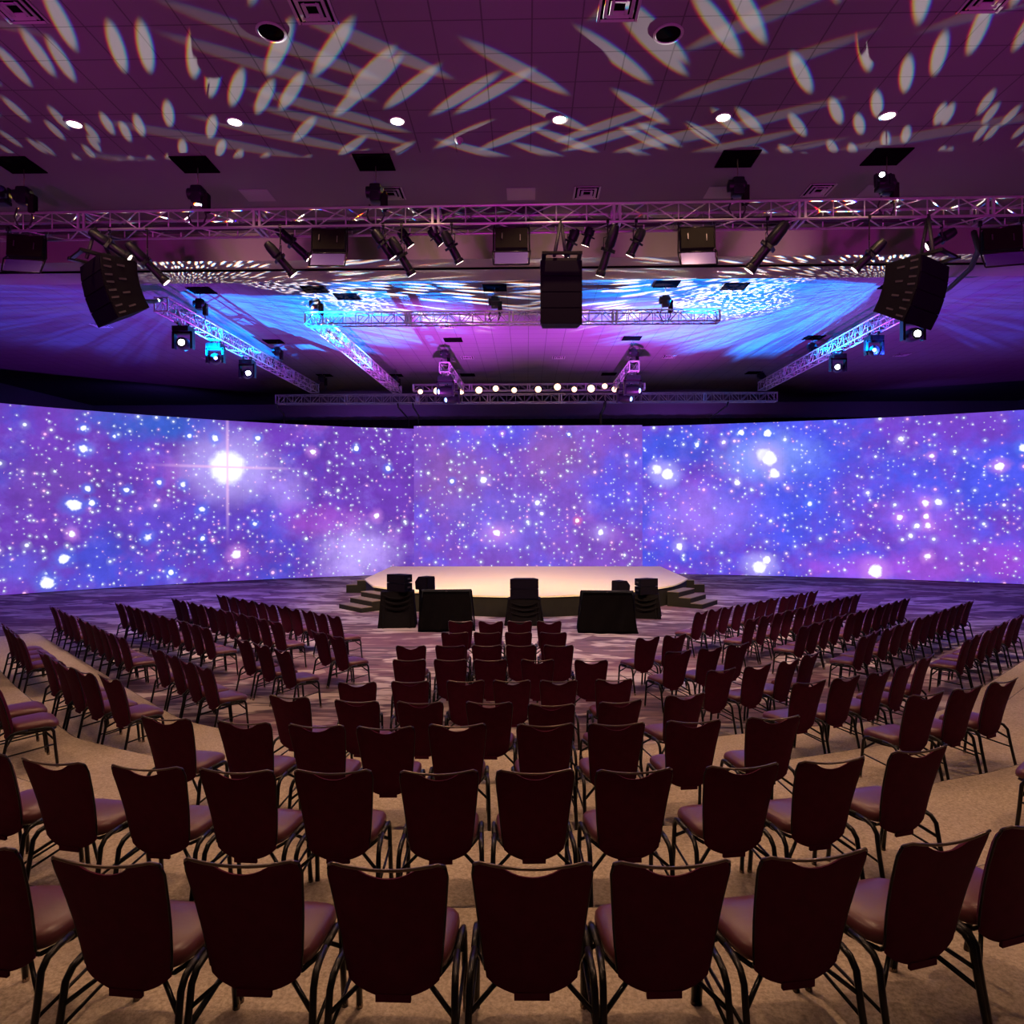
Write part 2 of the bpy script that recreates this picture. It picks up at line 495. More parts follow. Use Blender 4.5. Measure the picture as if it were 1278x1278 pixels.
def dup(root, loc, rz, label=None, group=None, rot=None):
    r = root.copy(); C.objects.link(r); r.location = loc
    r.rotation_euler = rot if rot else (0, 0, rz)
    if label: r['label'] = label
    if group: r['group'] = group
    for ch in list(root.children):
        c = ch.copy(); C.objects.link(c); c.parent = r
        for g in ch.children:
            d = g.copy(); C.objects.link(d); d.parent = c
    return r


def add_box(bm, c, s, rot=None, bev=0.0):
    mat = Matrix.Translation(c) @ (rot.to_4x4() if rot else Matrix()) @ Matrix.Diagonal((*s, 1))
    r = bmesh.ops.create_cube(bm, size=1, matrix=mat)
    if bev:
        es = list({e for v in r['verts'] for e in v.link_edges})
        bmesh.ops.bevel(bm, geom=es, offset=bev, segments=2, affect='EDGES', profile=.6)
    return bm


def box(c, s, rot=None, bev=0.0):
    return add_box(bmesh.new(), c, s, rot, bev)


def add_tube(bm, pts, r, seg=8, cap=True):
    pts = [Vector(p) for p in pts]
    rings = []
    n = len(pts)
    up = None
    for i, p in enumerate(pts):
        if i == 0: d = pts[1] - p
        elif i == n - 1: d = p - pts[i - 1]
        else: d = (pts[i + 1] - p).normalized() + (p - pts[i - 1]).normalized()
        d.normalize()
        if up is None:
            a = Vector((0, 0, 1)) if abs(d.z) < .9 else Vector((1, 0, 0))
            up = (a - d * a.dot(d)).normalized()
        else:
            up = (up - d * up.dot(d)).normalized()
        side = d.cross(up)
        rr = r[i] if isinstance(r, (list, tuple)) else r
        rings.append([bm.verts.new(p + (up * math.cos(2 * math.pi * k / seg) + side * math.sin(2 * math.pi * k / seg)) * rr)
                      for k in range(seg)])
    for a, b in zip(rings, rings[1:]):
        for k in range(seg):
            bm.faces.new((a[k], a[(k + 1) % seg], b[(k + 1) % seg], b[k]))
    if cap:
        bm.faces.new(list(reversed(rings[0]))); bm.faces.new(rings[-1])
    return bm


def tube(pts, r, seg=8):
    return add_tube(bmesh.new(), pts, r, seg)


def add_lathe(bm, prof, seg=20, mat=None):
    """prof: list of (radius, z) spun about local z"""
    rings = []
    for r, z in prof:
        rings.append([bm.verts.new((mat or Matrix()) @ Vector((r * math.cos(2 * math.pi * k / seg), r * math.sin(2 * math.pi * k / seg), z)))
                      for k in range(seg)])
    for a, b in zip(rings, rings[1:]):
        for k in range(seg):
            bm.faces.new((a[k], a[(k + 1) % seg], b[(k + 1) % seg], b[k]))
    bm.faces.new(list(reversed(rings[0]))); bm.faces.new(rings[-1])
    return bm


def add_prism(bm, outline, z0, z1):
    a = [bm.verts.new((x, y, z0)) for x, y in outline]
    b = [bm.verts.new((x, y, z1)) for x, y in outline]
    n = len(outline)
    for i in range(n):
        bm.faces.new((a[i], a[(i + 1) % n], b[(i + 1) % n], b[i]))
    bm.faces.new(list(reversed(a))); bm.faces.new(b)
    bmesh.ops.recalc_face_normals(bm, faces=bm.faces[:])
    return bm


def smooth_line(pts, k=6):
    out = []
    P = [Vector(p) for p in pts]
    for i in range(len(P) - 1):
        p0 = P[max(i - 1, 0)]; p1 = P[i]; p2 = P[i + 1]; p3 = P[min(i + 2, len(P) - 1)]
        for j in range(k):
            s = j / k
            out.append(.5 * ((2 * p1) + (p2 - p0) * s + (2 * p0 - 5 * p1 + 4 * p2 - p3) * s * s + (3 * p1 - p0 - 3 * p2 + p3) * s ** 3))
    out.append(P[-1])
    return out


def struct(name, bm, mat, **kw):
    return tag(obj(name, bm, mat, **kw), kind='structure')


# ------------------------------------------------------------------ room
XL, XR, YB, YF = -24.5, 27.0, -9.0, 38.0
struct('floor', box(((XL + XR) / 2, (YB + YF) / 2, -.05), (XR - XL + .4, YF - YB + .4, .1)), M['carpet'])
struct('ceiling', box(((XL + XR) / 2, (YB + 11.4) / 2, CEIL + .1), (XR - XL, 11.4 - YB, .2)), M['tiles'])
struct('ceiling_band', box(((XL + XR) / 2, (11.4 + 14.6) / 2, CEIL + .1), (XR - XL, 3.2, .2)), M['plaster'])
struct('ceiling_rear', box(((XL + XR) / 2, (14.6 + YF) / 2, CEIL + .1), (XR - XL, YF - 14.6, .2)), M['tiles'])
hb = bmesh.new()
add_box(hb, ((XL + XR) / 2, 15.3, 8.70), (XR - XL, 1.4, .6))
ho = struct('trim_1', hb, M['header'])
tr = bmesh.new(); add_box(tr, ((XL + XR) / 2, 15.15, 8.39), (XR - XL, .07, .03))
struct('trim_2', tr, M['slot'])
struct('wall_left', box((XL - .1, (YB + YF) / 2, CEIL / 2), (.2, YF - YB, CEIL)), M['wall'])
struct('wall_right', box((XR + .1, (YB + YF) / 2, CEIL / 2), (.2, YF - YB, CEIL)), M['wall'])
struct('wall_front', box(((XL + XR) / 2, YF + .1, CEIL / 2), (XR - XL, .2, CEIL)), M['wall'])
struct('wall_back', box(((XL + XR) / 2, YB - .1, CEIL / 2), (XR - XL, .2, CEIL)), M['wall'])
# black masking drape in front of the far wall
bm = bmesh.new()
n = 360
top = []; bot = []
for i in range(n + 1):
    x = XL + .3 + (XR - XL - .6) * i / n
    y = YF - .5 + .06 * math.sin(i * 1.9) + .03 * math.sin(i * .7)
    top.append(bm.verts.new((x, y, 8.05))); bot.append(bm.verts.new((x, y, .0)))
for i in range(n):
    bm.faces.new((bot[i], bot[i + 1], top[i + 1], top[i]))
dr = obj('masking_drape', bm, M['drape'], smooth=True)
tag(dr, 'long black masking drape hanging along the far wall above the screens', 'drape')

# ------------------------------------------------------------------ seating risers (nested, each one step higher)
LV = [.183, .365, .55, .73]
EDGES = [
    [(-12.4, 14.5), (-11.45, 15.5), (-11.1, 15.3), (-8.4, 12.67), (-6.05, 10.39), (-5.17, 9.55), (-4.62, 9.07), (-4.03, 8.74), (-3.0, 8.28), (-1.6, 8.0),
     (-.4, 7.93), (.65, 7.98), (1.5, 8.2), (2.45, 8.52), (3.4, 8.82), (4.4, 9.08), (5.3, 9.38), (6.07, 9.86), (7.35, 11.06), (9.28, 12.9), (14.5, 17.9)],
    [(-14.5, 16.8), (-8.64, 11.0), (-7.01, 9.44), (-6.13, 8.59), (-5.35, 7.88), (-4.95, 7.64), (-4.31, 7.34), (-3.4, 6.98), (-2.2, 6.66), (-1, 6.53),
     (.54, 6.56), (1.6, 6.78), (2.82, 7.24), (3.75, 7.6), (4.7, 8.02), (6.0, 8.95), (8.2, 11.0), (15, 17.2)],
    [(-14.5, 15.3), (-6.6, 7.6), (-5.6, 6.75), (-4.6, 6.1), (-3.4, 5.6), (-2.2, 5.3), (-1, 5.18), (.5, 5.2), (1.7, 5.42), (2.8, 5.8), (3.8, 6.22), (4.44, 6.48), (5.4, 7.05), (7.2, 8.6), (15, 16)],
    [(-14.5, 13.9), (-6.4, 5.95), (-5.4, 5.15), (-4.3, 4.5), (-3.06, 4.05), (-1.7, 3.87), (-.38, 3.86), (.8, 3.9), (2.0, 4.1), (3.06, 4.44), (4.6, 5.05), (6.2, 6.2), (15, 14.6)]]
for k, e in enumerate(EDGES):
    z0 = LV[k - 1] if k else 0.0
    z1 = LV[k]
    if k == 0:
        line = [Vector(p) for p in e[:2]] + smooth_line(e[2:], 4)
        ol = [(p.x, p.y) for p in line] + [(14.5, YB + .05), (-12.4, YB + .05)]
    else:
        line = smooth_line(e, 4)
        line = [p for p in line if -12.35 + .0 < p.x < 14.45]
        ol = [(-12.4, line[0].y)] + [(p.x, p.y) for p in line] + [(14.5, line[-1].y), (14.5, YB + .05), (-12.4, YB + .05)]
    r = struct('floor_riser_%d' % (k + 1), add_prism(bmesh.new(), ol, z0, z1), M['riser'])
    # thin dark nosing along the front edge
    pts = [(p.x, p.y + .004, z1 - .012) for p in line]
    tag(obj('trim_%d' % (k + 3), tube(pts, .013, 6), M['riser_edge']), kind='structure')

# ------------------------------------------------------------------ LED walls
LEDZ = 6.86


def led_wall(name, line, z0, z1, mat, label, thick=.18):
    pts = [Vector(p) for p in line]
    bm = bmesh.new(); uvl = bm.loops.layers.uv.new('UVMap')
    s = 0; f0 = []; f1 = []; b0 = []; b1 = []; S = []
    for i, p in enumerate(pts):
        if i: s += (p - pts[i - 1]).length
        a = pts[max(i - 1, 0)]; b = pts[min(i + 1, len(pts) - 1)]
        nn = Vector((-(b - a).y, (b - a).x)).normalized()   # points away from the audience
        S.append(s)
        f0.append(bm.verts.new((p.x, p.y, z0))); f1.append(bm.verts.new((p.x, p.y, z1)))
    for i in range(len(pts) - 1):
        f = bm.faces.new((f0[i], f0[i + 1], f1[i + 1], f1[i]))
        for l, (ss, zz) in zip(f.loops, ((S[i], z0), (S[i + 1], z0), (S[i + 1], z1), (S[i], z1))):
            l[uvl].uv = (ss, zz)
    root = thing(name, label, 'screen')
    obj('display', bm, mat, root)
    bk = bmesh.new()
    o = []; 
    for i, p in enumerate(pts):
        a = pts[max(i - 1, 0)]; b = pts[min(i + 1, len(pts) - 1)]
        nn = Vector((-(b - a).y, (b - a).x)).normalized()
        o.append((p + nn * .012, p + nn * thick))
    ol = [(q[0].x, q[0].y) for q in o] + [(q[1].x, q[1].y) for q in reversed(o)]
    add_prism(bk, ol, z0 - .0, z1 + .012)
    obj('rear_frame', bk, M['black'], root)
    return root


ledL_line = smooth_line([(-21.6, 20.2), (-20.3, 21.9), (-18.72, 23.84), (-17.0, 25.5), (-14.5, 27.5), (-11.65, 29.38), (-8.34, 31.0), (-5.0, 31.95)], 5)
ledR_line = smooth_line([(5.25, 32.55), (7.85, 32.0), (12.19, 30.85), (16.33, 29.45), (20.08, 27.6), (21.9, 26.4), (23.4, 25.2)], 5)
LED_L = ([(12.4, 4.88, 2.46, 1.64, (0.5, 0.4, 1.0), 0.75), (17.9, 1.0, 2.3, 1.77, (0.5, 0.36, 0.95), 0.95), (14.74, 3.92, 1.36, 1.06, (0.42, 0.26, 0.85), 0.7), (9.84, 6.51, 3.11, 0.84, (0.03, 0.12, 0.62), 0.85), (16.12, 2.56, 2.6, 0.94, (0.42, 0.09, 0.62), 0.55), (6.07, 4.14, 2.14, 1.19, (0.15, 0.06, 0.38), 0.6), (5.11, 1.08, 1.04, 0.87, (0.13, 0.11, 0.7), 0.6), (10.88, 2.61, 4.37, 1.33, (0.08, 0.07, 0.62), 0.5)], [(12.4, 4.88, 0.75, (0.5, 0.4, 1.0)), (6.85, 3.25, 0.212, (0.1, 0.22, 1.0)), (6.57, 1.24, 0.18, (0.1, 0.22, 1.0)), (6.05, 0.4, 0.208, (0.1, 0.22, 1.0)), (7.22, 5.39, 0.153, (0.1, 0.22, 1.0)), (7.19, 6.18, 0.107, (0.1, 0.22, 1.0)), (12.75, 1.15, 0.206, (0.75, 0.3, 0.95)), (8.23, 5.92, 0.094, (0.1, 0.22, 1.0)), (8.64, 3.83, 0.111, (0.1, 0.22, 1.0)), (9.38, 1.95, 0.145, (0.1, 0.22, 1.0)), (10.67, 4.09, 0.132, (0.1, 0.22, 1.0)), (11.4, 3.1, 0.134, (0.1, 0.22, 1.0)), (11.93, 6.08, 0.135, (0.1, 0.22, 1.0)), (10.91, 6.12, 0.099, (0.1, 0.22, 1.0)), (7.35, 3.87, 0.107, (0.1, 0.22, 1.0)), (7.48, 3.32, 0.108, (0.1, 0.22, 1.0)), (6.83, 2.13, 0.121, (0.75, 0.3, 0.95)), (15.94, 5.66, 0.144, (0.75, 0.3, 0.95)), (13.5, 2.44, 0.104, (0.1, 0.22, 1.0)), (11.43, 1.86, 0.1, (0.1, 0.22, 1.0)), (10.22, 0.52, 0.114, (0.1, 0.22, 1.0)), (9.81, 4.17, 0.097, (0.1, 0.22, 1.0)), (13.63, 6.17, 0.105, (0.1, 0.22, 1.0)), (17.9, 5.87, 0.111, (0.1, 0.22, 1.0)), (19.32, 4.97, 0.112, (0.1, 0.22, 1.0)), (18.8, 2.77, 0.149, (0.75, 0.3, 0.95))], [(12.4, 4.88, 3.4, 3.6, 0.1, (0.95, 0.55, 0.95))])
LED_C = ([(1.92, 4.35, 2.16, 2.16, (0.26, 0.11, 0.42), 0.7), (6.59, 5.41, 2.15, 1.79, (0.33, 0.13, 0.45), 0.5), (4.44, 2.55, 3.01, 1.79, (0.2, 0.16, 0.85), 0.5), (3.72, 2.01, 1.03, 0.72, (0.5, 0.25, 0.8), 0.5), (8.38, 2.01, 0.86, 0.57, (0.4, 0.25, 0.85), 0.5)], [(1.71, 4.32, 0.093, (0.1, 0.22, 1.0)), (3.15, 4.38, 0.144, (0.5, 0.4, 1.0)), (3.72, 2.01, 0.144, (0.75, 0.3, 0.95)), (5.52, 3.34, 0.108, (0.5, 0.4, 1.0)), (7.31, 2.54, 0.1, (1, 0.2, 0.4)), (8.38, 2.04, 0.143, (0.5, 0.4, 1.0)), (6.95, 6.41, 0.072, (0.1, 0.22, 1.0)), (5.73, 2.87, 0.072, (0.5, 0.4, 1.0)), (3.97, 6.46, 0.072, (0.75, 0.3, 0.95))])
LED_R = ([(5.84, 5.25, 2.62, 1.46, (0.3, 0.42, 1.0), 0.8), (3.14, 2.89, 3.13, 1.86, (0.38, 0.22, 0.95), 0.6), (7.29, 4.32, 4.31, 2.16, (0.07, 0.11, 0.85), 0.45), (1.32, 4.78, 1.0, 0.83, (0.3, 0.35, 1.0), 0.8), (11.99, 2.71, 1.63, 1.36, (0.38, 0.14, 0.85), 0.6), (10.49, 0.45, 3.75, 0.76, (0.4, 0.09, 0.75), 0.7), (12.85, 1.2, 2.01, 1.68, (0.3, 0.08, 0.62), 0.6), (14.91, 0.93, 1.56, 0.97, (0.36, 0.07, 0.66), 0.6), (5.53, 0.51, 1.05, 0.73, (0.4, 0.4, 1.0), 0.7), (2.05, 5.9, 2.71, 1.13, (0.05, 0.1, 0.7), 0.6)], [(0.98, 4.94, 0.227, (0.5, 0.4, 1.0)), (1.43, 4.71, 0.265, (0.5, 0.4, 1.0)), (5.7, 5.51, 0.328, (0.5, 0.4, 1.0)), (5.97, 5.32, 0.328, (0.5, 0.4, 1.0)), (6.14, 4.7, 0.218, (0.5, 0.4, 1.0)), (5.87, 6.49, 0.164, (0.1, 0.22, 1.0)), (5.53, 0.4, 0.292, (0.5, 0.4, 1.0)), (5.84, 0.74, 0.146, (0.5, 0.4, 1.0)), (10.24, 0.34, 0.278, (0.75, 0.3, 0.95)), (14.73, 4.77, 0.163, (0.75, 0.3, 0.95)), (1.98, 1.31, 0.169, (0.5, 0.4, 1.0)), (12.16, 3.29, 0.136, (0.75, 0.3, 0.95)), (12.16, 2.71, 0.102, (0.75, 0.3, 0.95)), (12.22, 2.34, 0.136, (0.75, 0.3, 0.95)), (12.19, 1.05, 0.136, (0.75, 0.3, 0.95)), (11.84, 2.34, 0.102, (0.5, 0.4, 1.0)), (12.6, 3.32, 0.135, (0.5, 0.4, 1.0)), (7.62, 3.28, 0.125, (0.1, 0.22, 1.0)), (15.49, 5.48, 0.16, (0.1, 0.22, 1.0)), (11.25, 6.04, 0.12, (0.5, 0.4, 1.0)), (11.19, 2.67, 0.12, (0.75, 0.3, 0.95)), (2.78, 6.07, 0.112, (0.1, 0.22, 1.0)), (3.96, 6.15, 0.111, (0.5, 0.4, 1.0)), (11.6, 1.89, 0.089, (0.5, 0.4, 1.0)), (9.96, 3.76, 0.087, (0.5, 0.4, 1.0)), (4.73, 6.57, 0.11, (0.1, 0.22, 1.0)), (4.56, 4.29, 0.111, (0.5, 0.4, 1.0)), (12.37, 5.28, 0.101, (0.75, 0.3, 0.95))])
BASE_L = ((.150, .046, .45), (.070, .075, .62), (.36, .10, .62))
BASE_C = ((.20, .075, .52), (.13, .095, .78), (.40, .12, .58))
BASE_R = ((.165, .055, .56), (.075, .09, .78), (.33, .07, .62))
matL = led_mat('led_picture_left', BASE_L, LED_L[0], LED_L[1], LED_L[2], -.07, 2.0)
matC = led_mat('led_picture_centre', BASE_C, LED_C[0], LED_C[1], [], -.03, 17.0)
matR = led_mat('led_picture_right', BASE_R, LED_R[0], LED_R[1], [], .03, 31.0)
led_wall('led_wall', ledL_line, .02, LEDZ, matL, 'long curved video wall of purple stars left of the stage, with one huge white star')
led_wall('led_wall', ledR_line, .02, 7.0, matR, 'long curved video wall of blue and purple stars to the right of the stage')
led_wall('led_wall', [(-5.05, 30.5), (5.17, 30.5)], .02, 6.81, matC, 'flat centre video wall of violet stars directly behind the stage', .3)

# ------------------------------------------------------------------ stage
so = [(-5.71, 23.9), (-4.9, 21.65)] + [(p.x, p.y) for p in smooth_line([(-4.0, 20.8), (-3.0, 19.9), (-1.55, 19.3), (0.0, 19.08), (1.5, 19.4), (2.75, 20.1), (4.0, 21.1), (4.9, 22.3), (5.67, 24.1)], 4)] + [(5.75, 29.4), (-5.85, 29.4)]
st = thing('stage', 'low cream-topped stage with black skirt and bowed front edge', 'stage')
obj('deck', add_prism(bmesh.new(), so, .555, .60), M['deck'], st)
cen = Vector((0, 24.5))
so2 = [tuple(cen + (Vector(p) - cen) * .992) for p in so]
obj('skirt', add_prism(bmesh.new(), so2, 0, .555), M['skirt'], st)


def steps(x0, y0, dx, dy, n, label, width, rz):
    t = thing('stage_steps', label, 'steps', (x0, y0, 0), rz, 'black steps beside the stage')
    for k in range(n):
        h = .46 - k * .155
        obj('riser_box', box((dx * (k + .5), 0, (h - .02) / 2), (abs(dx) , width, h - .02)), M['skirt'], t)
        obj('tread', box((dx * (k + .5), 0, h - .01), (abs(dx), width + .01, .02)), M['tread'], t)
    return t


steps(-4.50, 21.18, -.38, 0, 3, 'three black steps at the front left corner of the stage', 1.3, R(44))
steps(4.78, 21.98, .38, 0, 3, 'three black steps at the front right corner of the stage', 1.3, R(-35))
steps(-5.80, 25.4, -.40, 0, 2, 'short black steps on the far left side of the stage', 1.2, R(0))
steps(5.74, 25.6, .38, 0, 2, 'short black steps on the far right side of the stage', 1.2, R(0))


# ------------------------------------------------------------------ chairs
def make_chair():
    t = thing('banquet_chair', '', 'chair')
    # backrest: padded shell with a scooped top and rounded foot
    nu, nv = 18, 12
    def zb(s): return .335 + .065 * abs(s) ** 3.2
    def zt(s):
        a = abs(s)
        u_ = max(0.0, 1 - (a / .50) ** 2)
        sc_ = .040 * u_ ** .8 + .026 * (1 - a * a)
        return .932 - sc_ - .030 * max(0, (a - .80) / .20) ** 2.2
    def P(s, q, side):
        z = zb(s) + (zt(s) - zb(s)) * q
        hh = (z - .335) / .597
        wd = .172 + .060 * hh ** .9 - .03 * max(0, (.08 - hh) / .08) ** 2
        x = s * wd
        y = -.165 - .145 * hh + .022 * s * s + .02 * math.sin(math.pi * hh)
        edge = min(1, (1 - abs(s)) * 6) * min(1, q * 8) * min(1, (1 - q) * 8)
        edge = math.sqrt(max(0, edge))
        y += (.004 + .040 * edge) if side else (-.004 - .008 * edge)
        return (x, y, z)
    bm = bmesh.new()
    g = [[[bm.verts.new(P(-1 + 2 * i / nu, j / nv, k)) for j in range(nv + 1)] for i in range(nu + 1)] for k in (0, 1)]
    for i in range(nu):
        for j in range(nv):
            bm.faces.new((g[0][i][j], g[0][i + 1][j], g[0][i + 1][j + 1], g[0][i][j + 1]))
            bm.faces.new((g[1][i][j + 1], g[1][i + 1][j + 1], g[1][i + 1][j], g[1][i][j]))
    for i in range(nu):
        bm.faces.new((g[0][i + 1][0], g[0][i][0], g[1][i][0], g[1][i + 1][0]))
        bm.faces.new((g[0][i][nv], g[0][i + 1][nv], g[1][i + 1][nv], g[1][i][nv]))
    for j in range(nv):
        bm.faces.new((g[0][0][j], g[0][0][j + 1], g[1][0][j + 1], g[1][0][j]))
        bm.faces.new((g[0][nu][j + 1], g[0][nu][j], g[1][nu][j], g[1][nu][j + 1]))
    add_box(bm, (0, -.168, .336), (.14, .016, .03))
    obj('backrest', bm, M['velvet'], t, 'auto')
    # seat cushion: crowned top with waterfall front
    bm = bmesh.new()
    N = 28
    rings = []
    for (f, z) in ((.90, .400), (.985, .412), (1.0, .435), (.985, .458), (.93, .474), (.78, .486), (.5, .494), (.2, .497)):
        ring = []
        for k in range(N):
            a = 2 * math.pi * k / N
            ca, sa = math.cos(a), math.sin(a)
            x = math.copysign(abs(ca) ** .45, ca); y = math.copysign(abs(sa) ** .45, sa)
            wd = .205 + .028 * (y + 1) / 2
            zz = z - (.018 * max(0, y * f - .55) / .45 if z > .43 else 0)
            ring.append(bm.verts.new((x * wd * f, .062 + y * .205 * f, zz)))
        rings.append(ring)
    for a, b in zip(rings, rings[1:]):
        for k in range(N):
            bm.faces.new((a[k], a[(k + 1) % N], b[(k + 1) % N], b[k]))
    bm.faces.new(list(reversed(rings[0]))); bm.faces.new(rings[-1])
    obj('seat', bm, M['vinyl'], t, True)
    # tube frame down both sides of the back, and the grab bar across the scoop
    side = []
    for q in (0.06, .25, .45, .65, .82, .93):
        x, y, z = P(1, q, 0); side.append((x + .001, y + .006, z))
    x, y, z = P(.95, 1, 0)
    side.append((x + .002, y + .004, z + .002))
    for sx in (-1, 1):
        obj('back_frame', tube([(sx * a, b, c) for a, b, c in side], .0065, 6), M['black_metal'], t, True)
    mid = [(-side[-1][0], side[-1][1], side[-1][2])]
    for i in range(13):
        s_ = -.86 + 1.72 * i / 12
        mid.append((s_ * .231, -.312 + .004 * s_ * s_, .934 - .024 * (1 - (s_ / .86) ** 2)))
    mid.append(side[-1])
    obj('handle_bar', tube(mid, .0065, 6), M['bar_metal'], t, True)
    # under-seat frame and diagonal braces
    bm = bmesh.new()
    rail = [(-.17, -.115, .392), (-.215, .0, .392), (-.225, .16, .392), (-.18, .225, .392), (.18, .225, .392), (.225, .16, .392), (.215, 0, .392), (.17, -.115, .392)]
    add_tube(bm, rail, .011, 6)
    for sx in (-1, 1):
        add_tube(bm, [(sx * .246, -.205, .29), (sx * .11, -.11, .385)], .0105, 6)
        add_tube(bm, [(sx * .235, .20, .29), (sx * .11, .12, .385)], .0105, 6)
    add_tube(bm, [(-.17, -.115, .392), (.17, -.115, .392)], .010, 6)
    obj('seat_frame', bm, M['black_metal'], t, True)
    for sx in (-1, 1):
        rear = [(sx * .236, -.02, .425), (sx * .240, -.10, .424), (sx * .243, -.155, .412), (sx * .246, -.190, .375), (sx * .249, -.215, .24), (sx * .253, -.268, .0)]
        front = [(sx * .236, -.02, .425), (sx * .238, .13, .422), (sx * .238, .175, .408), (sx * .238, .198, .37), (sx * .240, .212, .2), (sx * .243, .232, .0)]
        for pts in (rear, front):
            obj('leg', tube(pts, .0148, 8), M['black_metal'], t, True)
        obj('stretcher', tube([(sx * .250, -.222, .205), (sx * .240, .209, .24)], .008, 6), M['black_metal'], t, True)
    return t


chair0 = make_chair()
glide_me = None
CHW = {'x': False}


def make_glide(leg, x, y):
    global glide_me
    if glide_me is None:
        g = bmesh.new(); add_lathe(g, [(.0155, 0), (.017, .006), (.0145, .03), (.013, .04)], 10)
        glide_me = bpy.data.meshes.new('glide'); g.to_mesh(glide_me); g.free()
        glide_me.materials.append(M['glide'])
    o = bpy.data.objects.new('glide', glide_me); C.objects.link(o)
    o.parent = leg; o.location = (x, y, 0)
    return o


ORD = ['first', 'second', 'third', 'fourth', 'fifth', 'sixth', 'seventh', 'eighth', 'ninth', 'tenth', 'eleventh', 'twelfth']
# back-top centres of every chair, row by row (metres); base height; row phrase; facing override in degrees
ROWS = [
    ([(-2.24, 2.66), (-1.61, 2.55), (-1.09, 2.56), (-.53, 2.54), (.02, 2.56), (.55, 2.58), (1.12, 2.65), (1.71, 2.79), (2.2, 2.95)], .73, 'nearest row, on the top riser', None),
    ([(-3.45, 4.2), (-2.87, 4.05), (-2.25, 3.97), (-1.7, 3.93), (-1.13, 3.93), (-.51, 3.93), (.05, 3.95), (.63, 3.97), (1.28, 4.05), (1.85, 4.15), (2.49, 4.35)], .55, 'second row from the front of the photo', None),
    ([(-2.97, 5.52), (-2.28, 5.42), (-1.67, 5.35), (-1.11, 5.31), (-.55, 5.38), (.15, 5.40), (.72, 5.43), (1.35, 5.51), (2.03, 5.62)], .365, 'third row, long middle stretch', None),
    ([(3.7, 6.36), (4.23, 6.6), (4.75, 6.86)], .365, 'third row, right beyond the gap', None),
    ([(-2.42, 6.85), (-1.69, 6.70), (-1.05, 6.66), (-.37, 6.66), (.24, 6.60), (.93, 6.72), (1.63, 6.98)], .183, 'middle of the lowest riser', None),
    ([(3.11, 7.52), (3.62, 7.75), (4.14, 8.03), (4.66, 8.42), (5.16, 8.86)], .183, 'right part of the lowest riser', None),
    ([(-6.47, 8.95), (-5.99, 8.53), (-5.62, 8.19), (-5.22, 7.9), (-4.74, 7.61)], .183, 'left part of the lowest riser', None),
    ([(-8.73, 11.16), (-8.40, 10.84), (-8.07, 10.52), (-7.70, 10.13)], .183, 'far left end of the lowest riser', -45),
    ([(-2.04, 8.14), (-1.41, 8.20), (-.74, 8.24), (-.18, 8.26), (.39, 8.27), (1.07, 8.33)], 0, 'rearmost centre row on the patterned floor', None),
    ([(-1.63, 9.4), (-1.06, 9.41), (-.5, 9.41), (.15, 9.42), (.89, 9.40)], 0, 'second centre row on the patterned floor', None),
    ([(-1.77, 10.37), (-1.17, 10.39), (-.61, 10.42), (-.09, 10.43), (.49, 10.44)], 0, 'third centre row on the patterned floor', None),
    ([(-1.22, 11.53), (-.67, 11.53), (-.14, 11.54), (.45, 11.54)], 0, 'fourth centre row, last but one before stage', 0),
    ([(-1.24, 12.71), (-.67, 12.71), (-.13, 12.72), (.42, 12.72)], 0, 'short centre row nearest the stage', 0),
    ([(2.54, 8.88), (3.09, 9.12), (3.64, 9.46), (4.12, 9.9)], 0, 'right inner cluster, row nearest the risers', None),
    ([(2.24, 10.04), (2.78, 10.29), (3.29, 10.6)], 0, 'right inner cluster, middle row', None),
    ([(1.99, 11.12), (2.48, 11.36)], 0, 'right inner pair nearest the stage', None),
    ([(-5.59, 10.12), (-5.15, 9.73), (-4.73, 9.33), (-4.33, 8.98)], 0, 'left inner cluster, row nearest the risers', None),
    ([(-4.60, 10.88), (-4.14, 10.48), (-3.67, 10.07)], 0, 'left inner cluster, middle row', None),
    ([(-3.58, 11.58), (-3.18, 11.21)], 0, 'left inner pair nearest the stage', None),
]


def line_row(p0, p1, n, jit=.025):
    out = []
    for i in range(n):
        s = i / (n - 1)
        out.append((p0[0] + (p1[0] - p0[0]) * s + random.uniform(-jit, jit), p0[1] + (p1[1] - p0[1]) * s + random.uniform(-jit, jit)))
    return out


ROWS += [
    (line_row((-7.56, 16.68), (-3.87, 13.43), 11), 0, 'left wing, row nearest the stage', -42),
    (line_row((-8.43, 16.07), (-4.76, 12.67), 11), 0, 'left wing, second row from the stage', -43),
    (line_row((-9.24, 15.21), (-5.80, 12.05), 10), 0, 'left wing, third row from the stage', -43),
    (line_row((-10.38, 14.64), (-6.73, 11.12), 10), 0, 'left wing, row against the beige riser', -44),
    (line_row((3.62, 14.02), (7.38, 17.62), 11), 0, 'right wing, row nearest the stage', 44),
    (line_row((4.37, 13.12), (8.2, 16.98), 11), 0, 'right wing, second row from the stage', 45),
    (line_row((5.04, 12.34), (8.96, 16.2), 11), 0, 'right wing, third row from the stage', 44),
    (line_row((5.61, 11.38), (10.1, 15.68), 12), 0, 'right wing, fourth row from the stage', 44),
    (line_row((7.12, 11.08), (9.85, 13.72), 7), 0, 'right wing, row against the beige riser', 44),
]
first = True
SLOTS = []
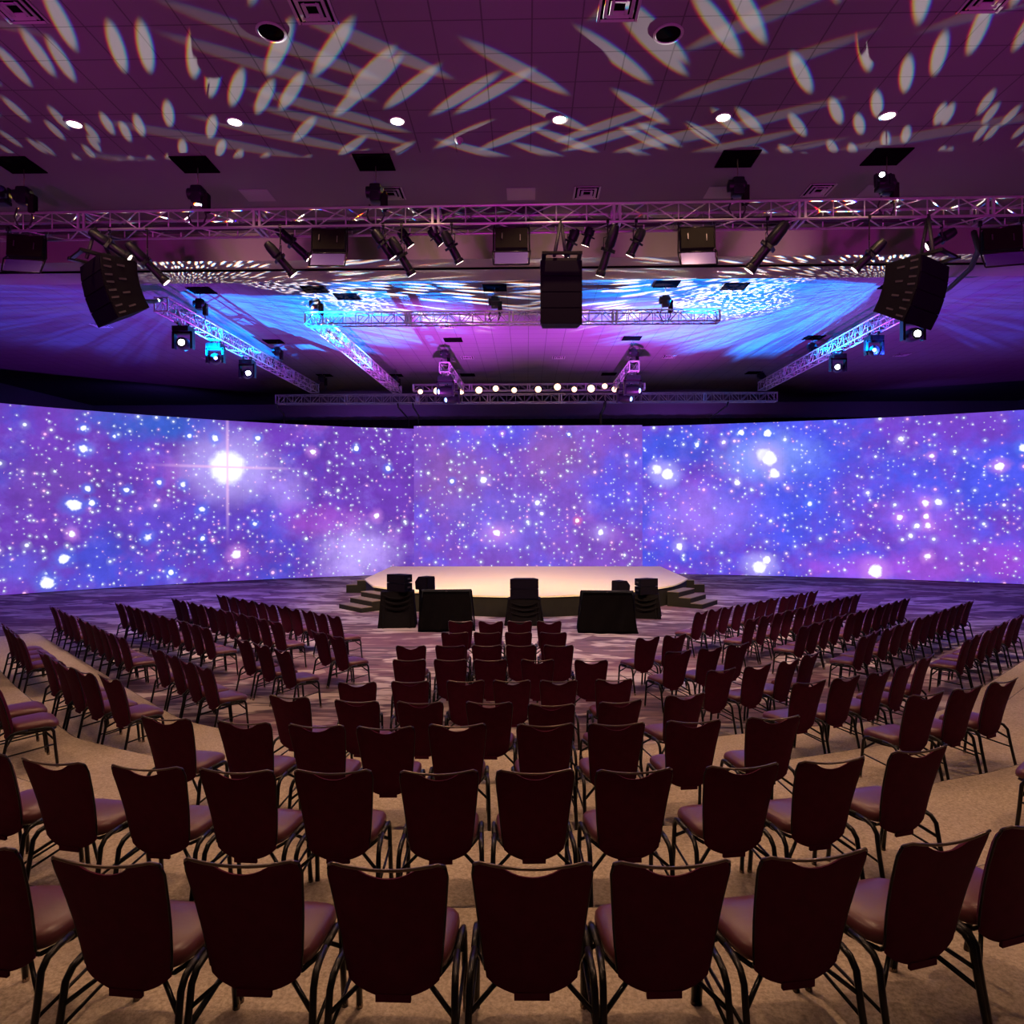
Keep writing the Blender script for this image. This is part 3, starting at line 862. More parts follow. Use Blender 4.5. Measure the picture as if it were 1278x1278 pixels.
for pts, z, phrase, ang in ROWS:
    n = len(pts)
    for i, p in enumerate(pts):
        if ang is None:
            a = Vector(pts[max(i - 1, 0)]); b = Vector(pts[min(i + 1, n - 1)])
            th = math.atan2((b - a).y, (b - a).x)
        else:
            th = R(ang)
        th += R(random.uniform(-2.2, 2.2))
        fx, fy = -math.sin(th), math.cos(th)
        if n == 2:
            place = ('left', 'right')[i] + ' one'
        else:
            place = ORD[i] + ' from left' if 0 < i < n - 1 else ('leftmost', 'rightmost')[i > 0]
        lab = 'burgundy chair, %s, %s' % (place, phrase)
        SLOTS.append((p[0] + fx * .30, p[1] + fy * .30, z, th, lab, 'chairs, ' + phrase, z > .54))
# chairs partly cut by the frame
SLOTS.append((-5.15, 6.9, .365, R(-45), 'burgundy seat poking in at the left edge on the second riser', 'chairs cut by the left edge', False))
SLOTS.append((-5.57, 7.32, .365, R(-45), 'burgundy seat behind the left-edge seat, further toward the stage', 'chairs cut by the left edge', False))
SLOTS.append((4.02, 5.2, .55, R(42), 'burgundy seat poking in at the right edge on the third riser', 'chairs cut by the right edge', True))
for (x, y, z, th, lab, grp, close) in SLOTS:
    if first:
        c = chair0; c.location = (x, y, z); c.rotation_euler = (0, 0, th); c['label'] = lab; c['group'] = grp
        first = False
    else:
        c = dup(chair0, (x, y, z), th, lab, grp)
    if close:
        legs = [o for o in c.children if o.name.startswith('leg')]
        feet = ((-.262, -.315), (-.243, .232), (.262, -.315), (.243, .232))
        for l, f in zip(sorted(legs, key=lambda o: o.name), feet):
            pass
        for l in legs:
            vs = [v.co for v in l.data.vertices if v.co.z < .005]
            fx = sum(v.x for v in vs) / len(vs); fy = sum(v.y for v in vs) / len(vs)
            make_glide(l, fx, fy)

# ------------------------------------------------------------------ trusses
def truss(name, a, b, h, wd, label, section=3.1, bays=6, r=.024, plates=True, group='rigging trusses'):
    """box truss from a to b; a and b are the bottom front chord ends"""
    a = Vector(a); b = Vector(b)
    d = (b - a); L = d.length; d.normalize()
    side = Vector((0, 0, 1)).cross(d).normalized()   # to the left of travel
    up = Vector((0, 0, 1))
    ang = math.atan2(d.y, d.x)
    root = thing(name, label, 'truss', a, ang, group)
    # local frame: x along, y side, z up
    for (y, z) in ((0, 0), (wd, 0), (0, h), (wd, h)):
        obj('chord', tube([(0, y, z), (L, y, z)], r, 8), M['truss'], root, True)
    nsec = max(1, round(L / section)); sl = L / nsec
    bay = sl / bays
    faces = (((0, 0), (0, h)), ((wd, 0), (wd, h)), ((0, 0), (wd, 0)), ((0, h), (wd, h)))
    for (p, q) in faces:
        bm = bmesh.new()
        vertical = p[0] == q[0]
        for s in range(nsec):
            for k in range(bays):
                x0 = s * sl + k * bay; x1 = x0 + bay
                lo, hi = (p, q) if k % 2 == 0 else (q, p)
                add_tube(bm, [(x0 + .03, *lo), (x1 - .03, *hi)], r * .5, 5)
                if vertical and k:
                    add_tube(bm, [(x0, *p), (x0, *q)], r * .5, 5)
        obj('bracing', bm, M['truss'], root, True)
    if plates:
        for s in range(nsec + 1):
            bm = bmesh.new()
            for dx in ((-.05, .05) if 0 < s < nsec else ((.02,) if s == 0 else (-.02,))):
                x = s * sl + dx
                t_ = .035
                for y in (0, wd):
                    add_box(bm, (x, y, h / 2), (.04, t_, h))
                for z in (0, h):
                    add_box(bm, (x, wd / 2, z), (.04, wd, t_))
            obj('end_frame', bm, M['truss'], root)
    return root


truss('lighting_truss', (-10.9, 11.8, 7.92), (10.9, 11.55, 7.92), .31, .42, 'long lighting truss closest to the camera, spanning the whole picture', 3.22, 6)
truss('lighting_truss', (-5.95, 18.15, 8.02), (5.15, 18.15, 8.02), .30, .30, 'mid-distance cross truss behind the bulkhead', 3.1, 8, .02)
truss('lighting_truss', (-9.05, 17.0, 8.05), (-8.85, 28.9, 8.05), .34, .34, 'outer left truss running toward the screens, lit blue', 3.0, 8, .022)
truss('lighting_truss', (-5.55, 18.47, 8.02), (-5.35, 29.1, 8.02), .32, .32, 'inner left truss running toward the screens under blue streaks', 3.0, 8, .022)
truss('lighting_truss', (10.05, 17.0, 8.05), (10.1, 28.9, 8.05), .34, .34, 'outer right truss running toward the screens, lit blue', 3.0, 8, .022)
truss('lighting_truss', (-2.75, 24.2, 7.95), (-2.6, 28.3, 7.95), .34, .34, 'short dark truss left of centre leading to the lamp bar', 2.2, 5, .022)
truss('lighting_truss', (4.0, 24.2, 7.95), (3.95, 28.3, 7.95), .34, .34, 'short dark truss right of centre leading to the lamp bar', 2.2, 5, .022)
truss('lighting_truss', (-10.75, 28.95, 7.62), (10.6, 28.95, 7.62), .36, .36, 'far wide truss just above the video walls', 3.05, 8, .024)
truss('lighting_truss', (-4.75, 28.4, 8.03), (4.95, 28.4, 8.03), .26, .26, 'upper short truss carrying the row of warm round lamps', 2.4, 6, .02)

# bundle of black cable lying in the front truss
bm = bmesh.new()
for k in range(7):
    y0 = 11.88 + .035 * k; z0 = 8.03 + .02 * (k % 3)
    pts = []
    for i in range(60):
        x = -10.8 + 21.6 * i / 59
        pts.append((x, y0 - .25 * (x + 10.9) / 21.8 * 0 + .03 * math.sin(i * 1.3 + k), z0 + .02 * math.sin(i * .9 + k * 2)))
    add_tube(bm, pts, .022, 5)
tag(obj('cable_bundle', bm, M['cable'], smooth=True), 'black cable bundle lying inside the nearest truss', 'cable')
bm = bmesh.new()
for k in range(5):
    pts = [(-2.0 + 2.3 * i / 19, 11.9 + .05 * k, 8.27 + .05 * math.sin(math.pi * i / 19) + .02 * math.sin(i * 1.7 + k)) for i in range(20)]
    add_tube(bm, pts, .024, 5)
tag(obj('cable_coil', bm, M['cable'], smooth=True), 'loose black cables heaped on top of the nearest truss near centre', 'cable')


# ------------------------------------------------------------------ chain hoists under open hatches
def hoist(x, y, zt, label, scale=1.0, chain=True):
    t = thing('chain_hoist', label, 'hoist', (x, y, zt), 0, 'chain hoists above the trusses')
    s = scale
    bm = bmesh.new()
    add_box(bm, (0, 0, .25 * s), (.20 * s, .20 * s, .30 * s), None, .04 * s)
    add_lathe(bm, [(.02, -.16 * s), (.10 * s, -.14 * s), (.105 * s, .12 * s), (.07 * s, .16 * s)], 16,
              Matrix.Translation((-.02 * s, 0, .27 * s)) @ Matrix.Rotation(R(90), 4, 'Y'))
    obj('motor', bm, M['black'], t, 'auto')
    bm = bmesh.new()
    add_box(bm, (.14 * s, .02, .12 * s), (.11 * s, .13 * s, .32 * s), None, .02 * s)
    obj('chain_bag', bm, M['drape'], t)
    bm = bmesh.new()
    add_tube(bm, [(-.10 * s, -.02, .05), (-.16 * s, -.02, -.12), (-.08 * s, -.02, -.30)], .016, 6)
    add_tube(bm, [(.10 * s, .02, .05), (.14 * s, .02, -.12), (.06 * s, .02, -.30)], .016, 6)
    obj('sling', bm, M['cable'], t, True)
    if chain:
        obj('chain', tube([(0, 0, .42 * s), (0, 0, CEIL - zt + .02)], .009, 6), M['bar_metal'], t, True)
    return t


H = [(-8.79, 11.75), (-5.73, 11.78), (-2.61, 11.8), (3.62, 11.72), (6.13, 11.7)]
HN = ['above the left end of the nearest truss', 'above the nearest truss at left, with splayed arms', 'on the nearest truss left of centre',
      'on the nearest truss right of centre', 'on the nearest truss at right, beside a bright lamp']
for (x, y), nme in zip(H, HN):
    hoist(x, y, 8.26, 'black chain hoist ' + nme)
H2 = [(-8.92, 18.45, 8.4, 'over the near end of the outer left truss'), (-8.8, 23.9, 8.4, 'halfway along the outer left truss'), (-8.7, 28.9, 8.4, 'over the far end of the outer left truss'),
      (-5.7, 18.35, 8.34, 'at the left end of the mid-distance cross truss'), (-.84, 18.3, 8.34, 'at the centre of the mid-distance cross truss'),
      (3.73, 18.3, 8.34, 'on the mid-distance cross truss at right'), (9.9, 18.4, 8.4, 'over the near end of the outer right truss'),
      (9.95, 23.9, 8.4, 'halfway along the outer right truss'), (9.9, 28.9, 8.4, 'over the far end of the outer right truss'),
      (-5.5, 28.6, 8.3, 'over the far end of the inner left truss'), (-2.92, 24.4, 8.38, 'above the short truss left of centre'), (3.83, 24.4, 8.38, 'above the short truss right of centre')]
for x, y, z, nme in H2:
    hoist(x, y, z, 'black chain hoist ' + nme, 1.0)

# open hatches, vents and panels in the ceiling
hatch_me = None


def flat_panel(name, label, cat, x, y, sx, sy, mat, group, drop=.012, frame=True):
    t = thing(name, label, cat, (x, y, CEIL), 0, group)
    obj('panel', box((0, 0, -drop / 2), (sx, sy, drop)), mat, t)
    if frame:
        bm = bmesh.new()
        e = .018
        for s in (-1, 1):
            add_box(bm, (s * (sx / 2 + e / 2), 0, -.009), (e, sy + 2 * e, .018))
            add_box(bm, (0, s * (sy / 2 + e / 2), -.009), (sx, e, .018))
        obj('frame', bm, M['slot'] if mat is M['slot'] else M['trim'], t)
    return t


HT = [(-8.79, 11.62, 'above the nearest truss at far left'), (-5.73, 11.68, 'above the nearest truss, left'), (-2.61, 11.68, 'above the nearest truss, left of centre'),
      (3.62, 11.72, 'above the nearest truss, right of centre'), (6.13, 11.71, 'above the nearest truss, right'),
      (-8.81, 18.31, 'above the near end of the outer left truss'), (-8.92, 23.89, 'halfway along the outer left truss'), (-8.9, 29.9, 'above the far end of the outer left truss'),
      (-5.73, 18.33, 'above the left end of the mid truss'), (-5.02, 18.95, 'beside the left end of the mid truss'), (-.84, 18.32, 'above the centre of the mid truss'),
      (3.73, 18.12, 'above the mid truss at right'), (5.6, 18.37, 'past the right end of the mid truss'), (9.83, 18.41, 'above the near end of the outer right truss'),
      (-2.56, 23.85, 'above the short truss left of centre'), (3.68, 23.8, 'above the short truss right of centre'), (9.99, 23.87, 'halfway along the outer right truss'),
      (9.91, 29.89, 'above the far end of the outer right truss'), (-5.79, 30.0, 'above the far end of the inner left truss'), (-2.58, 30.0, 'above the lamp bar at left'), (3.63, 30.0, 'above the lamp bar at right')]
for x, y, nme in HT:
    flat_panel('ceiling_hatch', 'square black open ceiling hatch ' + nme, 'ceiling hatch', x, y, .60, .52, M['slot'], 'open ceiling hatches')
for x, y, nme in ((-5.1, 12.85, 'at left'), (-.09, 12.92, 'at the centre'), (3.68, 12.95, 'right of centre'), (6.6, 12.96, 'at far right')):
    flat_panel('ceiling_panel', 'flat grey access panel behind the nearest truss, ' + nme, 'ceiling panel', x, y, .54, .48, M['hatchgrey'], 'grey access panels', .01, False)


def vent(x, y, label, s=.5):
    t = thing('air_vent', label, 'air vent', (x, y, CEIL), 0, 'square air vents')
    obj('backing', box((0, 0, -.004), (s, s, .008)), M['slot'], t)
    for q, zz in ((.5, -.006), (.36, -.014), (.22, -.022)):
        bm = bmesh.new()
        w_ = .045 * s / .5
        for k in (-1, 1):
            add_box(bm, (k * (q * s - w_ / 2), 0, zz), (w_, q * 2 * s, .012), Euler((0, k * .3, 0)).to_matrix())
            add_box(bm, (0, k * (q * s - w_ / 2), zz), (q * 2 * s - 2 * w_, w_, .012), Euler((-k * .3, 0, 0)).to_matrix())
        obj('louvre', bm, M['trim'], t)
    return t


for x, y, nme in ((-2.55, 12.83, 'behind the nearest truss, left of centre'), (1.15, 12.89, 'behind the nearest truss, right of centre'), (5.49, 12.9, 'behind the nearest truss, at right'),
                  (-2.55, 8.1, 'at the top edge of the picture, left'), (1.12, 8.14, 'at the top edge of the picture, right of centre'),
                  (5.45, 8.1, 'at the top right corner'), (-6.09, 8.0, 'at the top left corner'),
                  (-2.58, 22.09, 'beyond the mid truss, left'), (1.19, 22.1, 'beyond the mid truss, right'), (-2.3, 26.6, 'near the lamp bar, left'), (1.27, 26.7, 'near the lamp bar, centre'), (5.58, 26.7, 'near the lamp bar, right'),
                  (10.99, 21.81, 'beyond the outer right truss'), (-13.7, 21.68, 'beyond the outer left truss'), (14.5, 26.6, 'far off at right'), (-12.4, 26.5, 'far off at left')):
    vent(x, y, 'square louvred air vent ' + nme)
for x, y, nme in ((-3.19, 8.48, 'left'), (1.8, 8.63, 'right')):
    t = thing('ceiling_speaker', 'round recessed ceiling speaker near the top of the picture, ' + nme, 'speaker', (x, y, CEIL), 0, 'round ceiling speakers')
    obj('ring', add_lathe(bmesh.new(), [(.19, 0), (.19, -.012), (.16, -.016), (.155, -.002)], 28), M['trim'], t, 'auto')
    obj('grille', add_lathe(bmesh.new(), [(.154, -.001), (.154, -.006), (.05, -.007)], 28), M['slot'], t)
t = thing('ceiling_camera', 'small white dome camera on the ceiling near centre', 'camera', (-1.08, 11.0, CEIL), 0)
obj('base', add_lathe(bmesh.new(), [(.07, 0), (.07, -.03), (.05, -.04)], 18), M['trim'], t, 'auto')
obj('dome', add_lathe(bmesh.new(), [(.048, -.04), (.046, -.06), (.03, -.08), (.008, -.088)], 18), M['trim'], t, True)
for i, (x, y) in enumerate(DL):
    t = thing('downlight', 'lit round recessed downlight, %s in the row of six' % ('leftmost' if i == 0 else 'rightmost' if i == 5 else ORD[i] + ' from the left'), 'ceiling light', (x, y, CEIL), 0, 'recessed downlights')
    obj('trim_ring', add_lathe(bmesh.new(), [(.13, 0), (.13, -.01), (.105, -.014), (.10, -.002)], 24), M['trim'], t, 'auto')
    obj('lens', add_lathe(bmesh.new(), [(.10, -.001), (.10, -.008), (.04, -.01)], 24), M['downlight'], t)


# ------------------------------------------------------------------ stage lights
def ellipsoidal(loc, tgt_px, label, ln=.42, r=.07, lit=True):
    """profile spotlight: rear bell, barrel, lens; hung by a yoke under the front truss"""
    d = Vector(tgt_px).normalized()
    t = thing('profile_spotlight', label, 'spotlight', loc, 0, 'profile spotlights under the nearest truss')
    q = d.to_track_quat('Z', 'Y').to_matrix().to_4x4()
    bm = bmesh.new()
    add_lathe(bm, [(r * .45, -ln * .52), (r * .75, -ln * .5), (r * 1.0, -ln * .38), (r * 1.05, -ln * .12), (r * .8, -ln * .08), (r * .78, ln * .12),
                   (r * .82, ln * .2), (r * .82, ln * .38)], 14, q)
    add_box(bm, q @ Vector((0, 0, -ln * .02)), (r * 2.1, r * 2.1, ln * .07), q.to_3x3())
    obj('barrel', bm, M['black'], t, 'auto')
    obj('lens_tube', add_lathe(bmesh.new(), [(r * .86, ln * .38), (r * 1.0, ln * .40), (r * 1.0, ln * .50), (r * .85, ln * .50)], 14, q), M['black'], t, 'auto')
    obj('lens', add_lathe(bmesh.new(), [(r * .84, ln * .497), (r * .84, ln * .504), (r * .3, ln * .506)], 14, q), M['lens_glow'] if lit else M['lens_dark'], t)
    zc = 7.92 - loc[2]
    bm = bmesh.new()
    s = 1
    sd = Vector((0, 0, 1)).cross(d).normalized() * (r * 1.25)
    add_tube(bm, [sd, sd + Vector((0, 0, min(.2, zc * .6))), Vector((0, 0, min(.25, zc * .75))), -sd + Vector((0, 0, min(.2, zc * .6))), -sd], .009, 5)
    obj('yoke', bm, M['black_metal'], t, True)
    bm = bmesh.new()
    add_tube(bm, [(0, 0, min(.25, zc * .75)), (0, 0, zc)], .012, 6)
    add_box(bm, (0, 0, zc), (.05, .05, .07))
    obj('clamp', bm, M['black_metal'], t)
    return t


def at(px, v, y):   # only used to read the measured picture positions into metres
    a = (px - 639) / 850; b = -(v + .0018 * (px - 639) - 638) / 850
    dx = -math.sin(yaw) + math.cos(yaw) * a; dy = math.cos(yaw) + math.sin(yaw) * a
    return (dx / dy * y, y, EYE + b / dy * y)


def ell(a, b, label, y=11.85, lit=True, fat=1.0):
    xx = at(*a, 11.8)[0]; y = 11.8 - .25 * (xx + 10.9) / 21.8 + (.42 if y > 12 else 0)
    p = Vector(at(*a, y)); q = Vector(at(*b, y))
    d = q - p
    ln = max(.34, d.length * 1.12)
    dd = d + Vector((0, .30 * ln, 0))
    ellipsoidal(tuple((p + q) / 2), dd, label, ln * .92, .084 * fat, lit)


ell((118, 292), (158, 320), 'black profile spotlight beside the left line array, aimed down right')
ell((165, 307), (204, 350), 'black profile spotlight right of the left line array, separate and fully visible')
ell((348, 288), (384, 320), 'black profile spotlight, upper of the left crossing pair', 12.1)
ell((336, 306), (365, 341), 'black profile spotlight, lower of the left crossing pair')
ell((468, 290), (490, 320), 'black profile spotlight left of the long one below truss centre-left')
ell((490, 300), (514, 341), 'long black profile spotlight hanging lowest left of the centre')
ell((500, 288), (513, 306), 'short profile spotlight tucked behind, left of centre', 12.2)
ell((538, 288), (551, 303), 'short profile spotlight tucked behind, nearer the centre panel', 12.2)
ell((555, 292), (574, 326), 'black profile spotlight just left of the centre flood panel')
ell((720, 288), (706, 318), 'black profile spotlight immediately above the centre line array', 12.1)
ell((738, 286), (731, 305), 'short profile spotlight behind the centre line array, at right', 12.2)
ell((768, 285), (750, 342), 'longest black profile spotlight, right of the centre line array')
ell((802, 288), (787, 318), 'black profile spotlight with blue-lit side, right of centre')
ell((978, 282), (938, 335), 'thick black profile spotlight between the two right flood panels', 11.85, True, 1.25)
ell((1101, 303), (1070, 335), 'black profile spotlight left of the right line array')
ell((1190, 290), (1160, 306), 'black profile spotlight half hidden above the right line array', 12.1)


def flood(px, v, y, rz, label, w_=.56):
    p = at(px, v, y)
    t = thing('flood_panel', label, 'stage light', p, rz, 'square flood panels under the nearest truss')
    obj('housing', box((0, 0, -.19), (w_, .16, .38), Euler((R(-10), 0, 0)).to_matrix(), .015), M['panel_body'], t)
    bm = bmesh.new()
    for s in (-1, 1):
        add_tube(bm, [(s * (w_ / 2 + .025), 0, .02), (s * (w_ / 2 + .03), 0, -.36), (s * (w_ / 2 + .045), -.08, -.42), (s * (w_ / 2 + .02), -.20, -.68)], .014, 6)
    add_tube(bm, [(-(w_ / 2 + .02), -.20, -.68), (w_ / 2 + .02, -.20, -.68)], .014, 6)
    add_tube(bm, [(-(w_ / 2 + .045), -.08, -.42), (w_ / 2 + .045, -.08, -.42)], .014, 6)
    obj('frame', bm, M['black_metal'], t, True)
    obj('reflector', box((0, -.135, -.55), (w_, .012, .27), Euler((R(-25), 0, 0)).to_matrix()), M['panel_glass'], t)
    bm = bmesh.new()
    for s in (-1, 1):
        add_tube(bm, [(s * (w_ / 2 + .02), 0, .0), (s * (w_ / 2 + .02), .02, .12)], .014, 6)
        add_box(bm, (s * (w_ / 2 + .02), .02, .13), (.05, .06, .09))
    add_tube(bm, [(-(w_ / 2 + .02), 0, .03), (w_ / 2 + .02, 0, .03)], .016, 6)
    obj('yoke', bm, M['black_metal'], t, True)
    for xx, zz, ww, hh in ((-.16, -.15, .015, .10), (.15, -.18, .012, .12)):
        obj('handle', box((xx, -.09, zz), (ww, .02, hh), Euler((R(-10), 0, 0)).to_matrix()), M['silver'], t)
    return t


flood(34, 296, 11.75, R(12), 'square black flood panel at the far left, angled away')
flood(412, 288, 11.75, R(2), 'square black flood panel left of centre')
flood(639, 286, 11.75, R(0), 'square black flood panel at the centre, left of the hanging centre array')
flood(870, 286, 11.7, R(-3), 'square black flood panel right of centre with blue glass')
flood(1250, 286, 11.6, R(-14), 'square black flood panel at the right edge, tilted')


# moving heads
def moving_head(loc, lens_dir, label, s=1.0, lens='lens_white', up=False, lr=.085):
    t = thing('moving_head_light', label, 'stage light', loc, 0, 'moving head lights')
    g = 1 if not up else -1
    obj('base', box((0, 0, -.05 * s * g), (.34 * s, .30 * s, .11 * s), None, .015), M['black'], t)
    bm = bmesh.new()
    for k in (-1, 1):
        add_box(bm, (k * .19 * s, 0, -.27 * s * g), (.05 * s, .13 * s, .36 * s), None, .012)
    add_box(bm, (0, 0, -.12 * s * g), (.42 * s, .13 * s, .05 * s))
    obj('yoke', bm, M['black'], t)
    q = Vector(lens_dir).to_track_quat('Z', 'Y').to_matrix().to_4x4()
    mt = Matrix.Translation((0, 0, -.34 * s * g)) @ q
    obj('head', add_lathe(bmesh.new(), [(.05 * s, -.2 * s), (.11 * s, -.17 * s), (.135 * s, -.02 * s), (.12 * s, .12 * s), (.105 * s, .17 * s)], 16, mt), M['black'], t, 'auto')
    obj('lens', add_lathe(bmesh.new(), [(lr * s, .17 * s), (lr * s, .176 * s), (lr * .8 * s, .19 * s), (.02 * s, .2 * s)], 16, mt), M[lens], t, True)
    if not up:
        bm = bmesh.new()
        for k in (-1, 1):
            add_tube(bm, [(k * .11 * s, 0, 0), (k * .11 * s, 0, .10)], .018, 6)
            add_box(bm, (k * .11 * s, 0, .11), (.05, .07, .07))
        obj('clamp', bm, M['black_metal'], t)
    return t


MH = [(-9.2, 18.1, (.25, -1, -.05), 'moving head with glowing white lens, nearest under the outer left truss', 'lens_white', 1.3),
      (-9.18, 19.95, (.45, -1, -.1), 'moving head with small blue lens, middle of three at outer left', 'lens_blue', 1.25),
      (-9.14, 22.15, (.55, -1, -.1), 'moving head with white lens, farthest under the outer left truss', 'lens_white', 1.25),
      (9.9, 17.65, (-.05, -1, -.1), 'moving head with dazzling white lens under the right line array', 'lens_white', 1.35),
      (9.9, 19.6, (-.45, -1, -.05), 'moving head with dim blue lens under the outer right truss', 'lens_blue', 1.2),
      (9.9, 21.85, (-.5, -1, -.1), 'moving head with white lens, farthest under the outer right truss', 'lens_white', 1.2)]
for x, y, dr_, lab, lens, s in MH:
    moving_head((x, y, 7.93), dr_, lab, s, lens, lr=.062 if lens == 'lens_white' else .045)
for x, y, dr_, lab in ((-2.92, 24.6, (-.9, -.4, -.1), 'moving head with blue lens hanging left of the lamp bar'), (3.83, 24.6, (.9, -.4, -.1), 'moving head with blue lens hanging right of the lamp bar'),
                       (-2.88, 26.3, (-.8, -.5, -.2), 'second moving head behind the one left of the lamp bar'), (3.80, 26.3, (.8, -.5, -.2), 'second moving head behind the one right of the lamp bar')):
    moving_head((x, y, 7.83), dr_, lab, 1.5, 'lens_blue', lr=.06)
moving_head((6.02, 11.62, 8.38), (-.5, -.8, .12), 'small upright moving head with a white glint on the nearest truss at right', .62, 'lens_white', up=True, lr=.07)
moving_head((-9.15, 11.72, 8.36), (.4, -.8, .2), 'small upright moving head on the nearest truss at the left edge', .62, 'lens_dark', up=True)

# warm round lamps on the far bar
LB = [(525, 489, .10), (546, 488, .15), (576, 489, .11), (598, 487, .14), (619, 485, .12), (642, 487, .11), (672, 486, .13), (696, 483, .14), (717, 486, .11), (738, 485, .15), (755, 482, .11), (767, 486, .11), (793, 485, .14)]
for i, (px, v, r) in enumerate(LB):
    p = at(px, v, 28.25)
    nm = 'leftmost' if i == 0 else 'rightmost' if i == len(LB) - 1 else (ORD[i] if i < 12 else 'twelfth') + ' from the left'
    t = thing('fresnel_light', 'glowing warm round lamp on the far bar, ' + nm, 'stage light', p, 0, 'warm lamps on the far bar')
    mt = Matrix.Rotation(R(90), 4, 'X')
    obj('housing', add_lathe(bmesh.new(), [(.05, -.22), (r * 1.0, -.18), (r * 1.15, -.02), (r * 1.15, .01), (r * 1.0, .012)], 16, mt), M['black'], t, 'auto')
    obj('lens', add_lathe(bmesh.new(), [(r, .012), (r * .98, .02), (r * .6, .045), (.01, .055)], 16, mt), M['lens_warm'], t, True)
    bm = bmesh.new(); add_tube(bm, [(0, -.02, 0), (0, .15, 0), (0, .15, 8.05 - p[2])], .014, 5)
    obj('yoke', bm, M['black_metal'], t, True)

# hanging cables that carry the video walls
for x, nme, yb, zb_, r in ((-10.72, 'at the left end of the far truss', 29.95, 6.87, .035), (-5.5, 'just left of the centre wall', 31.85, 6.87, .035), (-4.85, 'at the left edge of the centre wall', 30.65, 6.82, .035),
                           (3.35, 'near the right end of the lamp bar, thick', 30.65, 6.82, .07), (8.55, 'right of the lamp bar', 31.85, 7.0, .035)):
    tag(obj('hanging_cable', tube([(x, 28.95, 7.66), (x, 29.2, 7.45), (x, yb - .05, 7.3), (x, yb, zb_)], r, 6), M['cable'], smooth=True),
        'dark hanging cable ' + nme, 'cable', 'cables below the far truss')


# ------------------------------------------------------------------ line arrays
def line_array(px, v, y, rz, splay, label, n=4, w_=.98, hh=.27, dp=.60):
    p = at(px, v, y)
    t = thing('line_array', label, 'loudspeaker', p, rz, 'hanging line arrays')
    pos = Vector((0, 0, -.04)); ang = splay[0]
    for k in range(n):
        ang = splay[min(k, len(splay) - 1)]
        rot = Euler((R(ang), 0, 0)).to_matrix()
        c = pos + rot @ Vector((0, dp / 2, -hh / 2))
        # wedge cabinet: narrower at the rear
        bm = bmesh.new()
        vs = [bm.verts.new(pos + rot @ Vector(q)) for q in ((-w_ / 2, 0, 0), (w_ / 2, 0, 0), (w_ / 2 * .86, dp, -.02), (-w_ / 2 * .86, dp, -.02),
                                                       (-w_ / 2, 0, -hh + .006), (w_ / 2, 0, -hh + .006), (w_ / 2 * .86, dp, -hh + .03), (-w_ / 2 * .86, dp, -hh + .03))]
        for f in ((0, 1, 2, 3), (7, 6, 5, 4), (0, 4, 5, 1), (1, 5, 6, 2), (2, 6, 7, 3), (3, 7, 4, 0)):
            bm.faces.new([vs[i] for i in f])
        bmesh.ops.recalc_face_normals(bm, faces=bm.faces[:])
        cab = obj('cabinet', bm, M['cabinet'], t)
        gb = bmesh.new()
        add_box(gb, pos + rot @ Vector((0, -.008, -hh / 2)), (w_ - .03, .014, hh - .02), rot)
        obj('grille', gb, M['grille'], cab)
        for s in (-1, 1):
            for (yy, zz) in ((.08, -.07), (.08, -.19), (.30, -.13)):
                obj('rigging_plate', box(pos + rot @ Vector((s * (w_ / 2 * (1 - .14 * yy / dp) + .002), yy + .02, zz)), (.016, .12, .028), rot), M['silver'], cab)
        pos = pos + rot @ Vector((0, 0, -hh))
    bm = bmesh.new()
    for s in (-1, 1):
        add_box(bm, (s * .30, .18, .0), (.07, .86, .05))
    add_box(bm, (0, .12, .01), (.66, .07, .05)); add_box(bm, (0, .40, .01), (.66, .07, .05)); add_box(bm, (0, -.2, .01), (.66, .06, .04))
    obj('top_frame', bm, M['black_metal'], t)
    bm = bmesh.new()
    zt = 7.95 - p[2]
    ych = 11.8 - .25 * (p[0] + 10.9) / 21.8 - p[1]
    e = Matrix.Rotation(-rz, 3, 'Z') @ Vector((0, ych, zt))
    add_tube(bm, [(-.12, -.02, .02), e], .03, 6)
    add_tube(bm, [(.12, .3, .02), e], .03, 6)
    obj('hanging_strap', bm, M['cable'], t, True)
    return t


line_array(113, 322, 11.6, R(-40), (4, 12, 20, 28), 'curved black line array hanging at the left, turned outward')
line_array(1168, 322, 11.4, R(36), (4, 12, 20, 28), 'curved black line array hanging at the right, turned outward')
line_array(701, 322, 11.6, R(1), (0, 0, 1, 2), 'straight tall black line array hanging right of centre', 4, .71, .27, .45)
# feed cable swags behind the outer arrays
p0 = Vector(at(163, 372, 12.15)); p1 = Vector(at(202, 374, 16.95))
tag(obj('feed_cable', tube([p0, p0.lerp(p1, .3) + Vector((0, 0, -.06)), p0.lerp(p1, .7) + Vector((0, 0, -.05)), p1], .05, 6), M['cable'], smooth=True), 'thick cable swag linking the left array to the outer left truss', 'cable')
pp = [at(1216, 290, 11.9), at(1222, 312, 12.6), at(1212, 335, 13.4), at(1185, 360, 14.5), at(1150, 382, 16.8)]
tag(obj('feed_cable', tube(pp, .05, 6), M['cable'], smooth=True), 'thick cable swag running behind the right array to the outer right truss', 'cable')


